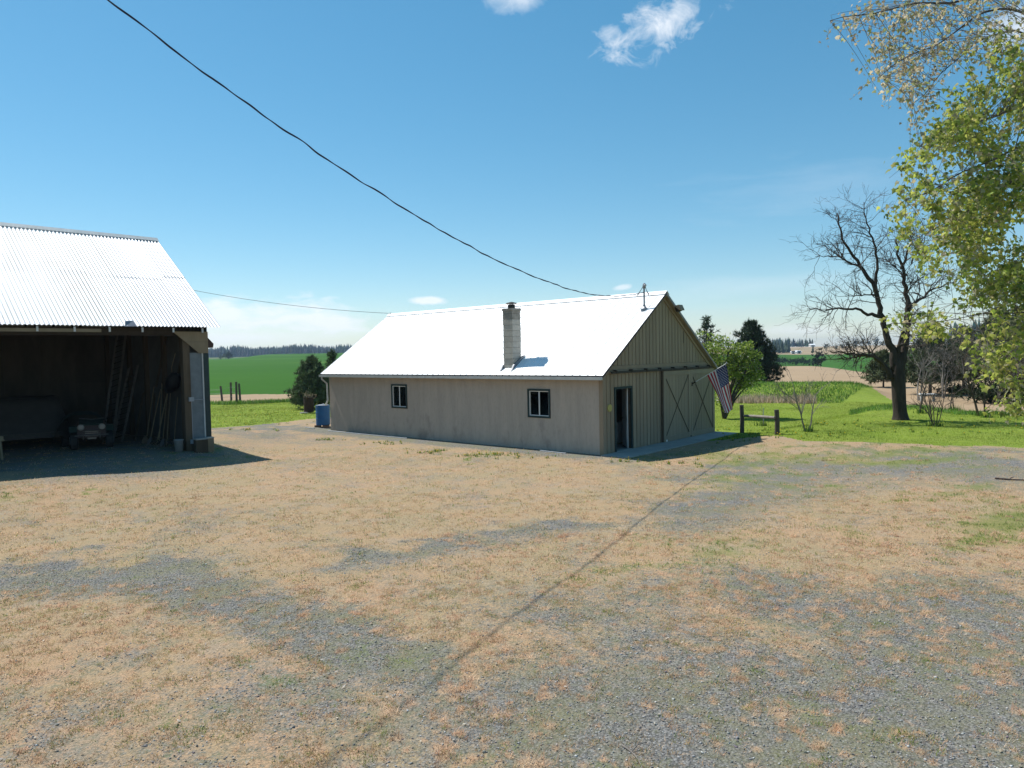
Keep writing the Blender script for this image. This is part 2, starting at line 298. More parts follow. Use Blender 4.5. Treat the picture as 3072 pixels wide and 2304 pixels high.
class SH:
    """small shader-graph writer"""
    def __init__(s, name):
        s.m = bpy.data.materials.new(name); s.m.use_nodes = True; s.t = s.m.node_tree; s.b = s.t.nodes['Principled BSDF']; s.co = s.t.nodes.new('ShaderNodeTexCoord').outputs['Object']; MATS[name] = s.m
    def noise(s, sc, det=6, ro=.6, dist=0., stretch=None):
        co = s.co
        if stretch:
            mp = s.t.nodes.new('ShaderNodeMapping'); mp.inputs['Scale'].default_value = stretch[:3]; mp.inputs['Rotation'].default_value = (0, 0, stretch[3] if len(stretch) > 3 else 0); s.t.links.new(co, mp.inputs[0]); co = mp.outputs[0]
        return noise_node(s.t, co, sc, det, ro, dist)
    def vor(s, sc, out='Color', feature='F1'):
        n = s.t.nodes.new('ShaderNodeTexVoronoi'); n.feature = feature; n.inputs['Scale'].default_value = sc; s.t.links.new(s.co, n.inputs['Vector']); return n.outputs[out]
    def attr(s, nm):
        n = s.t.nodes.new('ShaderNodeAttribute'); n.attribute_name = nm; return n.outputs['Fac']
    def inp(s, sock, v):
        if isinstance(v, (int, float)): sock.default_value = v
        elif isinstance(v, tuple): sock.default_value = (*v, 1)
        else: s.t.links.new(v, sock)
    def m_(s, op, a, b=0., clamp=False):
        n = s.t.nodes.new('ShaderNodeMath'); n.operation = op; n.use_clamp = clamp; s.inp(n.inputs[0], a); s.inp(n.inputs[1], b); return n.outputs[0]
    def ramp(s, v, a, b, lo=0., hi=1.):
        n = s.t.nodes.new('ShaderNodeMapRange'); s.inp(n.inputs[0], v); n.inputs[1].default_value = a; n.inputs[2].default_value = b; n.inputs[3].default_value = lo; n.inputs[4].default_value = hi; return n.outputs[0]
    def mix(s, f, a, b, mode='MIX'):
        n = s.t.nodes.new('ShaderNodeMix'); n.data_type = 'RGBA'; n.blend_type = mode; s.inp(n.inputs[0], f); s.inp(n.inputs[6], a); s.inp(n.inputs[7], b); return n.outputs[2]
    def done(s, col, rough=.9, h=None, strength=.5, dist=.03, spec=.15):
        s.inp(s.b.inputs['Base Color'], col); s.b.inputs['Roughness'].default_value = rough; s.b.inputs['Specular IOR Level'].default_value = spec
        if h is not None:
            bp = s.t.nodes.new('ShaderNodeBump'); bp.inputs['Strength'].default_value = strength; bp.inputs['Distance'].default_value = dist; s.t.links.new(h, bp.inputs['Height']); s.t.links.new(bp.outputs[0], s.b.inputs['Normal'])
        return s.m
def sample_ground(n, xs, ys, jit=True):
    """random points on the ground inside a pixel window, uniform on the ground"""
    p = []; out = np.zeros((0, 2))
    q = [gp(x, y) for x in xs for y in ys]; lo = np.min(q, 0)[:2]; hi = np.max(q, 0)[:2]
    while len(out) < n:
        c = rng.uniform(lo, hi, (n*2, 2)); X, Y, zc = proj(np.column_stack([c, np.zeros(len(c))])); ok = (zc > .5) & (X > xs[0]) & (X < xs[1]) & (Y > ys[0]) & (Y < ys[1]); out = np.vstack([out, c[ok]])
    return out[:n]
# dry bunch grass: centres of the tufts, shared by the soil colour and the blades
tc_ = np.vstack([sample_ground(2600, (1300, 3150), (1600, 2400)), sample_ground(900, (-80, 1400), (1750, 2400)), sample_ground(700, (1900, 3150), (1380, 1620))])
tc_ = tc_[rng.uniform(0, 1, len(tc_)) < np.clip((vnoise(tc_[:, 0]*.8+3, tc_[:, 1]*.8, 57, 3)-.30)*2.6, .08, 1)]; tr_ = np.clip(rng.lognormal(-2.75, .42, len(tc_)), .03, .17); TUFT = np.zeros((nr, na), np.float32); azr = np.radians(az)
for (cx, cy), r_ in zip(tc_, tr_):
    R_c = math.hypot(cx, cy); a_c = math.atan2(cx, cy); i0, i1 = np.searchsorted(rs, [R_c-2*r_, R_c+2*r_]); j0, j1 = np.searchsorted(azr, [a_c-2*r_/R_c, a_c+2*r_/R_c])
    if i1 > i0 and j1 > j0: TUFT[i0:i1, j0:j1] = np.maximum(TUFT[i0:i1, j0:j1], np.clip(1.05-.85*np.hypot(gx[i0:i1, j0:j1]-cx, gy[i0:i1, j0:j1]-cy)/r_, 0, 1))
TUFT = TUFT.ravel()
# yard: thin dry grass over gravel
h = SH('yard_ground'); gr_ = h.attr('gravel'); en = h.attr('green'); tn = h.attr('tone')
f1 = h.noise(9, 8, .7); f2 = h.noise(38, 6, .7); f3 = h.noise(2.2, 5, .6); f4 = h.noise(110, 4, .7)
dry = h.mix(h.ramp(f1, .32, .68), (.43, .29, .18), (.33, .232, .142)); dry = h.mix(h.ramp(f3, .35, .65, 0, .8), dry, (.36, .255, .14)); dry = h.mix(h.ramp(tn, .35, .7, 0, .55), dry, (.45, .285, .18)); f0 = h.noise(.7, 6, .65, .4); dry = h.mix(h.ramp(f0, .42, .62, 0, .6), dry, (.31, .26, .155)); f5 = h.noise(1.6, 6, .7, .3); dry = h.mix(h.ramp(f5, .50, .64, 0, .55), dry, (.30, .26, .205))
dry = h.mix(h.ramp(f2, .44, .66, 0, .7), dry, (.14, .105, .06)); dry = h.mix(h.ramp(f4, .55, .75, 0, .6), dry, (.50, .40, .27))
stone = h.mix(h.ramp(h.vor(42), .15, .85), (.135, .138, .138), (.30, .302, .298)); stone = h.mix(h.ramp(f2, .35, .7, 0, .55), stone, (.25, .225, .185)); stone = h.mix(h.ramp(h.vor(42, 'Distance'), .25, .75, 0, .75), stone, (.05, .05, .05))
gf = h.ramp(h.m_('ADD', gr_, h.m_('ADD', h.m_('ADD', h.m_('MULTIPLY', h.m_('SUBTRACT', h.noise(17, 6, .7), .5), 1.7), h.m_('MULTIPLY', h.m_('SUBTRACT', f1, .5), 1.5)), h.m_('MULTIPLY', h.m_('SUBTRACT', f2, .5), 1.6))), .22, .86)
f6 = h.noise(1.3, 6, .65, .4); stone = h.mix(h.ramp(h.m_('ADD', h.m_('MULTIPLY', f6, .6), h.m_('MULTIPLY', f1, .4)), .44, .60, 0, .62), stone, h.mix(f2, (.12, .125, .05), (.24, .22, .12)))
col = h.mix(gf, dry, stone)
tf = h.ramp(h.m_('ADD', h.attr('tuft'), h.m_('ADD', h.m_('MULTIPLY', h.m_('SUBTRACT', f1, .5), .7), h.m_('MULTIPLY', h.m_('SUBTRACT', f2, .5), .9))), .40, .85, 0, .85); col = h.mix(tf, col, h.mix(h.ramp(f2, .35, .65), (.44, .30, .195), (.335, .23, .145)))
ef = h.ramp(h.m_('ADD', en, h.m_('ADD', h.m_('MULTIPLY', h.m_('SUBTRACT', f2, .5), 1.2), h.m_('MULTIPLY', h.m_('SUBTRACT', f1, .5), .8))), .42, .95, 0, .75)
col = h.mix(ef, col, h.mix(f4, (.085, .13, .025), (.17, .20, .05)))
hh = h.m_('ADD', h.m_('MULTIPLY', f2, .6), h.m_('MULTIPLY', h.vor(42, 'Distance'), -.5)); hh = h.m_('ADD', hh, h.m_('MULTIPLY', f4, .4))
h.done(col, .95, hh, .7, .03, .1)
h = SH('lawn_ground'); f1 = h.noise(.35, 5, .6); f2 = h.noise(3.5, 6, .65); f3 = h.noise(30, 5, .7); st = h.noise(.5, 3, .5, 0, (1, 5, 1, .9))
col = h.mix(h.ramp(f1, .35, .65), (.18, .255, .028), (.245, .295, .05)); col = h.mix(h.ramp(f2, .4, .7, 0, .6), col, (.10, .18, .022)); col = h.mix(h.ramp(st, .45, .6, 0, .35), col, (.23, .28, .06)); col = h.mix(h.ramp(f3, .5, .8, 0, .5), col, (.26, .30, .09))
h.done(col, .95, f3, .9, .05, .1)
h = SH('ploughed_soil'); f1 = h.noise(.06, 5, .6); f2 = h.noise(.8, 8, .7, 0, (1, 3, 1, .5)); f3 = h.noise(.35, 3, .5, 0, (.25, 8, 1, .35))
col = h.mix(h.ramp(f1, .35, .65), (.345, .255, .165), (.295, .215, .138)); col = h.mix(h.ramp(f2, .45, .75, 0, .45), col, (.235, .17, .105)); col = h.mix(h.ramp(f3, .5, .62, 0, .25), col, (.37, .265, .18))
h.done(col, .95, f2, .5, .1, .05)
h = SH('wheat_field'); f1 = h.noise(.012, 5, .6); f2 = h.noise(.12, 6, .6, 0, (.3, 2.5, 1)); f3 = h.noise(.020, 4, .6, .4, (.5, 1.6, 1))
col = h.mix(h.ramp(f1, .35, .65), (.026, .092, .007), (.042, .118, .011)); col = h.mix(h.ramp(f2, .4, .7, 0, .5), col, (.034, .088, .011)); col = h.mix(h.ramp(f3, .58, .68, 0, .55), col, (.13, .19, .05))
h.done(col, .95, None, spec=.05)
h = SH('far_stubble'); f1 = h.noise(.01, 5, .6); f2 = h.noise(.02, 5, .6, 0, (.4, 3, 1)); col = h.mix(h.ramp(f1, .4, .6), (.33, .24, .155), (.27, .20, .125)); col = h.mix(h.ramp(f2, .55, .62, 0, .6), col, (.12, .14, .055)); h.done(col, .95)
h = SH('wood_floor'); f1 = h.noise(.02, 5, .6); h.done(h.mix(h.ramp(f1, .4, .6), (.05, .08, .025), (.10, .12, .04)), .95)
for k, (nm, m_) in enumerate((('yard', 'yard_ground'), ('lawn', 'lawn_ground'), ('ploughed_field', 'ploughed_soil'), ('wheat_field', 'wheat_field'), ('far_hillside', 'far_stubble'), ('woodland_floor', 'wood_floor'))):
    q = Q[reg == k]; used, inv = np.unique(q, return_inverse=True); vv = V[used]; at = None
    if k == 0: g_, e_, t_ = yard_masks(vv[:, 0], vv[:, 1], vv[:, 2]); at = dict(gravel=g_, green=e_, tone=t_, tuft=TUFT[used])
    tag(link(nm, fast_mesh(vv, inv.reshape(-1, 4), attrs=at, smooth=True), m_), kind='structure')
# floor disc under the camera position
mb = MB(); mb.add([(2.02*math.sin(a), 2.02*math.cos(a), float(gz(2.02*math.sin(a), 2.02*math.cos(a)))) for a in np.radians(np.arange(0, 360, 8))], [tuple(range(45))[::-1]])
tag(part('yard', mb, 'yard_ground', None), kind='structure')
# ---------------------------------------------------------------- loose cover: stones and blades
def blades(P, hgt, wid, lean, col, curl=.0):
    n = len(P); a = rng.uniform(0, 2*np.pi, n); d = np.stack([np.cos(a), np.sin(a), 0*a], 1); s = np.stack([-np.sin(a), np.cos(a), 0*a], 1)
    tip = P+d*(hgt*lean)[:, None]+np.array([0, 0, 1.])*(hgt*np.sqrt(np.clip(1-lean**2, .02, 1)))[:, None]
    Vv = np.stack([P-s*(wid/2)[:, None], P+s*(wid/2)[:, None], tip], 1).reshape(-1, 3); return Vv, np.arange(3*n).reshape(-1, 3), np.repeat(col, 3, 0)
def joinm(L_):
    vs, fs, cs = [], [], []; k = 0
    for v, f, c in L_: vs.append(v); fs.append(f+k); cs.append(c); k += len(v)
    return np.vstack(vs), np.vstack(fs), np.vstack(cs)
def pal(n, cols, j=.12):
    c = np.array(cols)[rng.integers(0, len(cols), n)]; return np.clip(c*(1+rng.normal(0, j, (n, 1)))+rng.normal(0, .008, (n, 3)), .004, 1)
vmat('blade', .9, .5, .1); vmat('stone_col', .9, 0, .15)
octa = np.array([(1, 0, 0), (0, 1, 0), (-1, 0, 0), (0, -1, 0), (0, 0, 1), (0, 0, -1.)]); octf = np.array([(0, 1, 4), (1, 2, 4), (2, 3, 4), (3, 0, 4), (1, 0, 5), (2, 1, 5), (3, 2, 5), (0, 3, 5)])
def stones(P, size, cols):
    n = len(P); a = rng.uniform(0, 6.28, n); sc = size[:, None]*rng.uniform(.55, 1.35, (n, 3))*np.array([1, .9, .6]); b = octa[None]*sc[:, None, :]*rng.uniform(.75, 1.25, (n, 6, 1))
    ca, sa = np.cos(a)[:, None], np.sin(a)[:, None]; x = b[..., 0]*ca-b[..., 1]*sa; y = b[..., 0]*sa+b[..., 1]*ca; tl = rng.normal(0, .3, (n, 1)); zz = b[..., 2]+x*tl
    Vv = np.stack([x, y, zz], -1)+P[:, None, :]; return Vv.reshape(-1, 3), (octf[None]+6*np.arange(n)[:, None, None]).reshape(-1, 3), np.repeat(cols, 6, 0)
p = sample_ground(130000, (-80, 3150), (1560, 2400)); z = gz(p[:, 0], p[:, 1]); g_, e_, t_ = yard_masks(p[:, 0], p[:, 1], z)
n5 = vnoise(p[:, 0]*6, p[:, 1]*6, 51, 3); keep = rng.uniform(0, 1, len(p)) < np.clip((g_+(n5-.5)*1.5-.25)*.8, .03, .65); p = p[keep]; z = z[keep]
P = np.column_stack([p, z+.002]); sz = np.clip(rng.lognormal(-4.85, .36, len(P)), .004, .020)
tag(link('gravel', fast_mesh(*stones(P, sz, pal(len(P), [(.17, .17, .17), (.22, .22, .218), (.13, .13, .13), (.28, .28, .27), (.24, .215, .19), (.36, .36, .35)], .22))), 'stone_col'), kind='stuff', label='grey crushed gravel scattered over the yard')
# dry and green tufts
def tufts(n, win, per, hr, cond, wscale=1.):
    p = sample_ground(n, *win); z = gz(p[:, 0], p[:, 1]); g_, e_, t_ = yard_masks(p[:, 0], p[:, 1], z); n5 = vnoise(p[:, 0]*5+2, p[:, 1]*5, 61, 3)
    w_ = np.clip(.62-g_*.62+(n5-.5)*3.6, .03, 1); k = rng.uniform(0, 1, n) < w_; p = p[k]; z = z[k]; e_ = e_[k]; g_ = g_[k]; n5 = n5[k]; reg_ok = region(p[:, 0], p[:, 1]) == 0; p = p[reg_ok]; z = z[reg_ok]; e_ = e_[reg_ok]; n5 = n5[reg_ok]; m = len(p)
    gm = (rng.uniform(0, 1, m) < np.clip((e_-.18)*1.7, 0.07, .95)); hum = rng.uniform(.5, 1.3, m)*np.where(gm, 1.1, 1.)
    ct = np.where(gm[:, None], pal(m, [(.16, .24, .05), (.22, .28, .07), (.12, .20, .04), (.30, .32, .10)]), pal(m, [(.58, .39, .25), (.52, .35, .21), (.62, .46, .31), (.48, .35, .18), (.60, .38, .24), (.42, .31, .17), (.36, .34, .15), (.62, .52, .38)]))
    P = np.repeat(np.column_stack([p, z-.003]), per, 0); P[:, :2] += rng.normal(0, 1, (len(P), 2))*np.repeat(.022*hum*wscale, per)[:, None]; nb = len(P)
    hg = np.repeat(hum, per)*rng.uniform(*hr, nb); return blades(P, hg, rng.uniform(.004, .008, nb)*wscale, rng.uniform(.45, .97, nb), np.clip(np.repeat(ct, per, 0)*rng.uniform(.75, 1.25, (nb, 1)), 0, 1))
kb = rng.integers(16, 34, len(tc_)); ii = np.repeat(np.arange(len(tc_)), kb); nb = len(ii); P = np.column_stack([tc_[ii]+rng.normal(0, .42, (nb, 2))*tr_[ii][:, None], np.zeros(nb)]); P[:, 2] = gz(P[:, 0], P[:, 1])-.003
bt = blades(P, tr_[ii]*rng.uniform(.4, 1.0, nb), rng.uniform(.004, .008, nb)*np.clip(np.hypot(P[:, 0], P[:, 1])/9, 1, 2.5), rng.uniform(.5, .98, nb), np.clip(pal(len(tc_), [(.62, .43, .29), (.56, .38, .25), (.66, .50, .35), (.60, .39, .26)])[ii]*rng.uniform(.8, 1.2, (nb, 1)), 0, 1))
M_ = [bt, tufts(34000, ((-80, 3150), (1750, 2400)), 9, (.02, .05), None), tufts(26000, ((-80, 3150), (1480, 1750)), 6, (.03, .065), None, 1.7), tufts(14000, ((-40, 3120), (1345, 1480)), 5, (.035, .07), None, 2.6)]
tag(link('dry_grass', fast_mesh(*joinm(M_)), 'blade'), kind='stuff', label='short straw coloured dry grass tufts over the yard')
# lawn blades, weeds at its edge
def field_blades(n, win, hr, wr, cols, regs, lean=(.1, .7), cond=None):
    p = sample_ground(n, *win); k = np.isin(region(p[:, 0], p[:, 1]), regs)
    if cond is not None: k &= cond(p[:, 0], p[:, 1])
    p = p[k]; m = len(p); cl = vnoise(p[:, 0]*.8, p[:, 1]*.8, 71, 3)[:, None]
    return blades(np.column_stack([p, gz(p[:, 0], p[:, 1])-.01]), rng.uniform(*hr, m), rng.uniform(*wr, m), rng.uniform(*lean, m), np.clip(pal(m, cols)*(.42+1.15*cl), 0, 1))
u_ = lambda x, y: (x-A0[0])*UX[0]+(y-A0[1])*UX[1]
v_ = lambda x, y: (x-A0[0])*VY[0]+(y-A0[1])*VY[1]
outb = lambda x, y: ~((u_(x, y) < 1.1) & (u_(x, y) > -15.2) & (v_(x, y) > -.2) & (v_(x, y) < 8.4))
LG = [(.22, .30, .035), (.27, .34, .05), (.33, .37, .09), (.17, .25, .03)]
M_ = [field_blades(200000, ((2130, 3120), (1215, 1372)), (.025, .055), (.012, .024), LG, [1], (.3, .9), outb), field_blades(40000, ((600, 1010), (1195, 1290)), (.04, .08), (.02, .04), LG+[(.34, .34, .08)], [1], (.1, .7), outb)]
tag(link('lawn_grass', fast_mesh(*joinm(M_)), 'blade'), kind='stuff', label='mown bright green lawn grass')
Xc = lambda x, y: 1536+F*x/np.maximum(y, 1)
bank1 = lambda x, y: (np.abs(np.hypot(x, y)-49) < 4.6+(vnoise(x*.5, y*.5, 77, 2)-.5)*3) & (Xc(x, y) < 2560+(np.hypot(x, y)-47)*12) & (Xc(x, y) > 2120)
bank2 = lambda x, y: (np.abs(np.hypot(x, y)-37.0) < 2.6+(vnoise(x*.6, y*.6, 78, 2)-.5)*2) & (Xc(x, y) > 2550) & (Xc(x, y) < 3100)
bank3 = lambda x, y: (np.abs(np.hypot(x, y)-57) < 1.3) & (Xc(x, y) < 1040)
TG = [(.08, .18, .024), (.11, .22, .03), (.14, .25, .045), (.20, .27, .09), (.07, .15, .025)]
M_ = [field_blades(60000, ((2120, 2620), (1140, 1230)), (.10, .28), (.03, .06), TG, [1, 2], (.3, .97), bank1), field_blades(60000, ((2500, 3100), (1165, 1262)), (.08, .26), (.02, .045), TG, [1, 2], (.3, .97), bank2), field_blades(26000, ((600, 1040), (1185, 1215)), (.12, .32), (.03, .06), TG, [1, 2], (.05, .5), bank3)]
tag(link('tall_grass', fast_mesh(*joinm(M_)), 'blade'), kind='stuff', label='tall unmown green grass on the bank beyond the lawn')
rd = lambda x, y: (np.abs(np.hypot(x, y)-44.6) < .9+(vnoise(x*.4, y*.4, 79, 2)-.5)*1.6) & (Xc(x, y) > 2150) & (Xc(x, y) < 2450)
M_ = [field_blades(22000, ((2140, 2460), (1185, 1235)), (.18, .48), (.03, .05), [(.50, .38, .28), (.44, .33, .24), (.58, .47, .36), (.36, .27, .19), (.20, .24, .08)], [1], (.02, .4), rd)]
tag(link('reeds', fast_mesh(*joinm(M_)), 'blade'), kind='stuff', label='band of dry pinkish tan reeds at the foot of the grass bank')
pq = sample_ground(1300, (-60, 3120), (1780, 2380)); k = vnoise(pq[:, 0]*1.1, pq[:, 1]*1.1, 99, 3) > .50; pq = pq[k]; n_ = len(pq); a = rng.uniform(0, 6.28, n_); s_ = rng.uniform(.010, .024, n_)[:, None]; ca = np.stack([np.cos(a), np.sin(a), rng.normal(0, .35, n_)], 1); cb = np.stack([-np.sin(a), np.cos(a), rng.normal(0, .35, n_)], 1)*.5; P = np.column_stack([pq, gz(pq[:, 0], pq[:, 1])+.016])
tag(link('dead_leaves', fast_mesh(np.stack([P-ca*s_, P+cb*s_, P+ca*s_, P-cb*s_], 1).reshape(-1, 3), np.arange(4*n_).reshape(-1, 4), np.repeat(pal(n_, [(.52, .46, .38), (.44, .37, .29), (.36, .29, .21), (.60, .55, .49)]), 4, 0)), 'blade'), kind='stuff', label='pale dead leaves strewn over the foreground')
# dandelions: yellow heads dotted on the lawn and along the workshop wall
pp = [sample_ground(130, (2150, 3072), (1285, 1345)), sample_ground(90, (620, 960), (1225, 1275))]
for cx, cy, n_, sp in ((1440, 1366, 26, .45), (1290, 1358, 10, .3), (1320, 1352, 7, .3), (990, 1319, 12, .5), (1150, 1331, 12, .8), (1850, 1385, 9, .4), (1570, 1372, 6, .5), (2095, 1390, 8, .8), (760, 1290, 12, .9)):
    q = gpt(cx, cy); pp.append(q[:2]+rng.normal(0, sp, (n_, 2))*np.array([1, .35]))
pp = np.vstack(pp); P = np.column_stack([pp, gz(pp[:, 0], pp[:, 1])+rng.uniform(.04, .09, len(pp))])
d1 = stones(P, rng.uniform(.018, .030, len(P)), pal(len(P), [(.75, .55, .02), (.8, .62, .05)]))
P2 = np.repeat(np.column_stack([pp, gz(pp[:, 0], pp[:, 1])]), 8, 0); P2[:, :2] += rng.normal(0, .05, (len(P2), 2)); nb = len(P2)
d2 = blades(P2, rng.uniform(.05, .13, nb), rng.uniform(.02, .035, nb), rng.uniform(.2, .9, nb), pal(nb, [(.10, .18, .03), (.15, .22, .04)]))
tag(link('dandelions', fast_mesh(*joinm([d1, d2])), 'blade'), kind='stuff', label='yellow dandelions dotted in the grass')
# ---------------------------------------------------------------- materials of the buildings
h = SH('stucco'); f1 = h.noise(3.0, 8, .65, 0, (1, 1, .16)); f2 = h.noise(14, 6, .7, 0, (1, 1, .35)); f3 = h.noise(1.1, 7, .7, .3, (1, 1, .55)); f4 = h.noise(60, 4, .7)
sx = h.t.nodes.new('ShaderNodeSeparateXYZ'); h.t.links.new(h.co, sx.inputs[0])
col = h.mix(h.ramp(f1, .35, .65), (.47, .405, .345), (.395, .345, .295)); col = h.mix(h.ramp(f2, .5, .78, 0, .5), col, (.27, .235, .20))
low = h.ramp(sx.outputs['Z'], .1, 1.3, .10, -.04); col = h.mix(h.ramp(h.m_('ADD', f3, low), .60, .74, 0, .45), col, (.16, .14, .12))
h.done(col, .92, h.m_('ADD', h.m_('MULTIPLY', f2, .5), f4), .5, .012, .2)
mat('siding', (.315, .25, .175), (.26, .205, .14), 3, .75, bump=.25, bscale=30, stretch=(1, 1, .12), spots=((.14, .11, .07), 9, .68, .5), rand=.07)
mat('door_paint', (.305, .25, .175), (.265, .215, .15), 4, .7, bump=.2, bscale=30, stretch=(1, 1, .15), spots=((.16, .135, .085), 8, .66, .5), rand=.05)
mat('groove', (.115, .092, .065), (.09, .072, .05), 6, .8)
mat('brace_shadow', (.13, .105, .065), (.10, .08, .05), 6, .8); mat('trim_green', (.018, .042, .042), (.012, .03, .032), 8, .6, spots=((.10, .12, .12), 14, .72, .5))
mat('white_vinyl', (.78, .79, .78), (.70, .71, .70), 5, .45)
mat('white_metal', (.84, .845, .85), (.80, .805, .81), 1.5, .42, spots=((.72, .72, .71), 3, .70, .3))
mat('gutter_white', (.60, .61, .60), (.50, .51, .50), 5, .45, spots=((.30, .28, .25), 6, .7, .5))
mat('fascia_dark', (.060, .045, .050), (.045, .035, .04), 6, .7)
mat('soffit_wood', (.30, .25, .17), (.22, .18, .12), 5, .8, stretch=(1, 1, .2))
mat('dark_steel', (.035, .033, .03), (.055, .045, .035), 9, .6, .4)
mat('grey_steel', (.30, .31, .33), (.22, .23, .25), 8, .45, .7)
mat('concrete', (.36, .35, .32), (.29, .28, .26), 3, .9, bump=.3, bscale=25, spots=((.20, .19, .17), 5, .66, .6), rand=.06)
mat('block', (.47, .44, .38), (.39, .36, .31), 7, .92, bump=.4, bscale=40, spots=((.22, .20, .17), 5, .66, .55), rand=.07)
mat('block_top', (.30, .275, .235), (.22, .20, .17), 6, .92, bump=.4, bscale=40)
mat('interior', (.10, .09, .075), (.07, .06, .05), 2, .9)
mat('pvc', (.34, .37, .40), (.27, .30, .33), 5, .5)
mat('yellow_plate', (.46, .40, .12), (.38, .33, .10), 7, .6)
glass('window_glass')
GL = 14.89; GW = 7.503; EZ = 2.566; OE = .25; SLP = (5.341-EZ)/(GW/2+OE); CA = math.cos(math.atan(SLP)); SA = math.sin(math.atan(SLP))
ws = thing('workshop', 'long tan workshop with white metal roof, block chimney and sliding barn doors', 'building', A0, -YAW)
zr = lambda y: EZ+(min(y, GW-y)+OE)*SLP                       # top of the roof over y
def frame_wall(mb, axis, lo, hi, a0, a1, z0, z1, holes):
    """wall slab with rectangular holes (a-range, z-range), pieces butted"""
    cuts = sorted({a0, a1, *[q for o in holes for q in o[:2]]})
    for p, q in zip(cuts[:-1], cuts[1:]):
        hs_ = sorted([o for o in holes if o[0] <= p and o[1] >= q], key=lambda o: o[2]); z = z0
        for o in hs_+[None]:
            t = o[2] if o else z1
            if t > z+1e-6:
                if axis == 'y': mb.box(p, q, lo, hi, z, t)
                else: mb.box(lo, hi, p, q, z, t)
            if o: z = o[3]
    return mb
W1 = (-10.44, -9.45, 1.16, 2.14); W2 = (-3.06, -2.07, 1.10, 2.08); tr = .065
holes = [(a+tr, b-tr, c+tr, d-tr) for a, b, c, d in (W1, W2)]
part('wall', frame_wall(MB(), 'y', 0, .12, -GL, 0, -.08, 2.62, holes), 'stucco', ws)
part('wall', MB().box(-GL, 0, GW-.12, GW, -.08, 2.62), 'stucco', ws)
for x0, x1 in ((-GL, -GL+.12),): part('wall', MB().prism([(.12, -.08), (GW-.12, -.08), (GW-.12, 2.6), (GW/2, zr(GW/2)-.16), (.12, 2.6)], 'x', x0, x1), 'stucco', ws)
DY0, DY1, DZ = .735, 1.655, 2.075
gw = frame_wall(MB(), 'x', -.12, -.002, .12, GW-.12, -.08, 2.6, [(DY0, DY1, -.08, DZ)]); gw.prism([(.12, 2.6), (GW-.12, 2.6), (GW/2, zr(GW/2)-.17)], 'x', -.12, -.002)
part('gable_wall', gw, 'groove', ws)
part('floor', MB().box(-GL+.13, -.13, .13, GW-.13, -.08, .03), 'concrete', ws)
# siding boards of the gable
BW = .222; n = int(GW/BW)+1
for i in range(n):
    y0 = i*BW+.012; y1 = min((i+1)*BW-.018, GW-.004)
    if y1-y0 < .05: continue
    ym = (y0+y1)/2; dth = random.uniform(0, .004)
    # upper
    zt = [zr(y)-.135 for y in (y0, y1)]
    if min(zt) > 2.86: part('siding_board', MB().prism([(y0, 2.84), (y1, 2.84), (y1, zt[1]), (y0, zt[0])], 'x', 0, .024+dth), 'siding', ws)
    if y0 < 3.62:
        for a, b in ((y0, y1),):
            y1_ = min(b, 3.62)
            if y1_ <= .66 or a >= 1.73: part('siding_board', MB().box(0, .024+dth, a, y1_, -.05, 2.565), 'siding', ws)
            else:
                part('siding_board', MB().box(0, .024+dth, a, y1_, 2.15, 2.565), 'siding', ws)
                if a < .66: part('siding_board', MB().box(0, .024+dth, a, .66, -.05, 2.15), 'siding', ws)
                if y1_ > 1.73: part('siding_board', MB().box(0, .024+dth, 1.73, y1_, -.05, 2.15), 'siding', ws)
part('corner_board', MB().box(-.10, .032, -.014, .0, -.05, 2.6).box(.03, .05, -.014, .10, -.05, 2.6), 'siding', ws)
part('corner_board', MB().box(.03, .05, GW-.10, GW+.012, -.05, 2.6), 'siding', ws)
part('header_board', MB().box(.0, .045, .25, GW-.25, 2.705, 2.835), 'siding', ws)
part('header_board', MB().box(.0, .036, .05, GW-.05, 2.57, 2.70), 'siding', ws)
part('vent_slot', MB().box(.027, .034, 5.27, 5.31, 3.55, 4.0), 'groove', ws)
# door track and leaves
tk = part('door_track', MB().box(.115, .155, .36, 7.33, 2.590, 2.660).box(.10, .115, .36, 7.33, 2.645, 2.66), 'dark_steel', ws)
for i in range(8): part('track_bracket', MB().box(.045, .17, .6+i*.93, .66+i*.93, 2.66, 2.70).box(.155, .17, .6+i*.93, .66+i*.93, 2.60, 2.66), 'dark_steel', tk)
for (y0, y1, xo) in ((3.65, 5.635, .085), (5.645, 7.58, .088)):
    dl_ = part('barn_door', MB().box(xo-.025, xo, y0, y1, .06, 2.565), 'door_paint', ws)
    k = 9; pw = (y1-y0)/k
    for i in range(k): part('plank', MB().box(xo+.001, xo+.013+random.uniform(0, .003), y0+i*pw+.003, y0+(i+1)*pw-.003, .07, 2.55), 'door_paint', dl_)
    for a, b, c, d in ((y0, y0+.15, .06, 2.565), (y1-.15, y1, .06, 2.565), (y0+.152, y1-.152, 2.40, 2.565), (y0+.152, y1-.152, .06, .24)): part('rail', MB().box(xo+.018, xo+.040, a, b, c, d), 'door_paint', dl_)
    p = [(y0+.17, 2.30), (y1-.17, .28), (y1-.17, 2.36), (y0+.17, .26)]
    for q, r_, dx in ((p[0], p[1], .034), (p[2], p[3], .026)): part('brace', MB().beam((xo+dx, *q), (xo+dx, *r_), .030, .012, (1, 0, 0)), 'brace_shadow', dl_)  # thin dark strips stand in for shadow lines along the diagonal boards
    part('edge_strip', MB().box(xo-.03, xo+.03, y0-.045 if y0 < 4 else y1+.004, y0-.004 if y0 < 4 else y1+.03, .06, 2.565), 'groove' if y0 < 4 else 'door_paint', dl_)
part('door_roller', MB().box(.05, .13, 3.78, 3.86, .06, .13), 'white_vinyl', ws); part('door_roller', MB().box(.05, .13, 5.58, 5.66, .06, .12), 'dark_steel', ws)
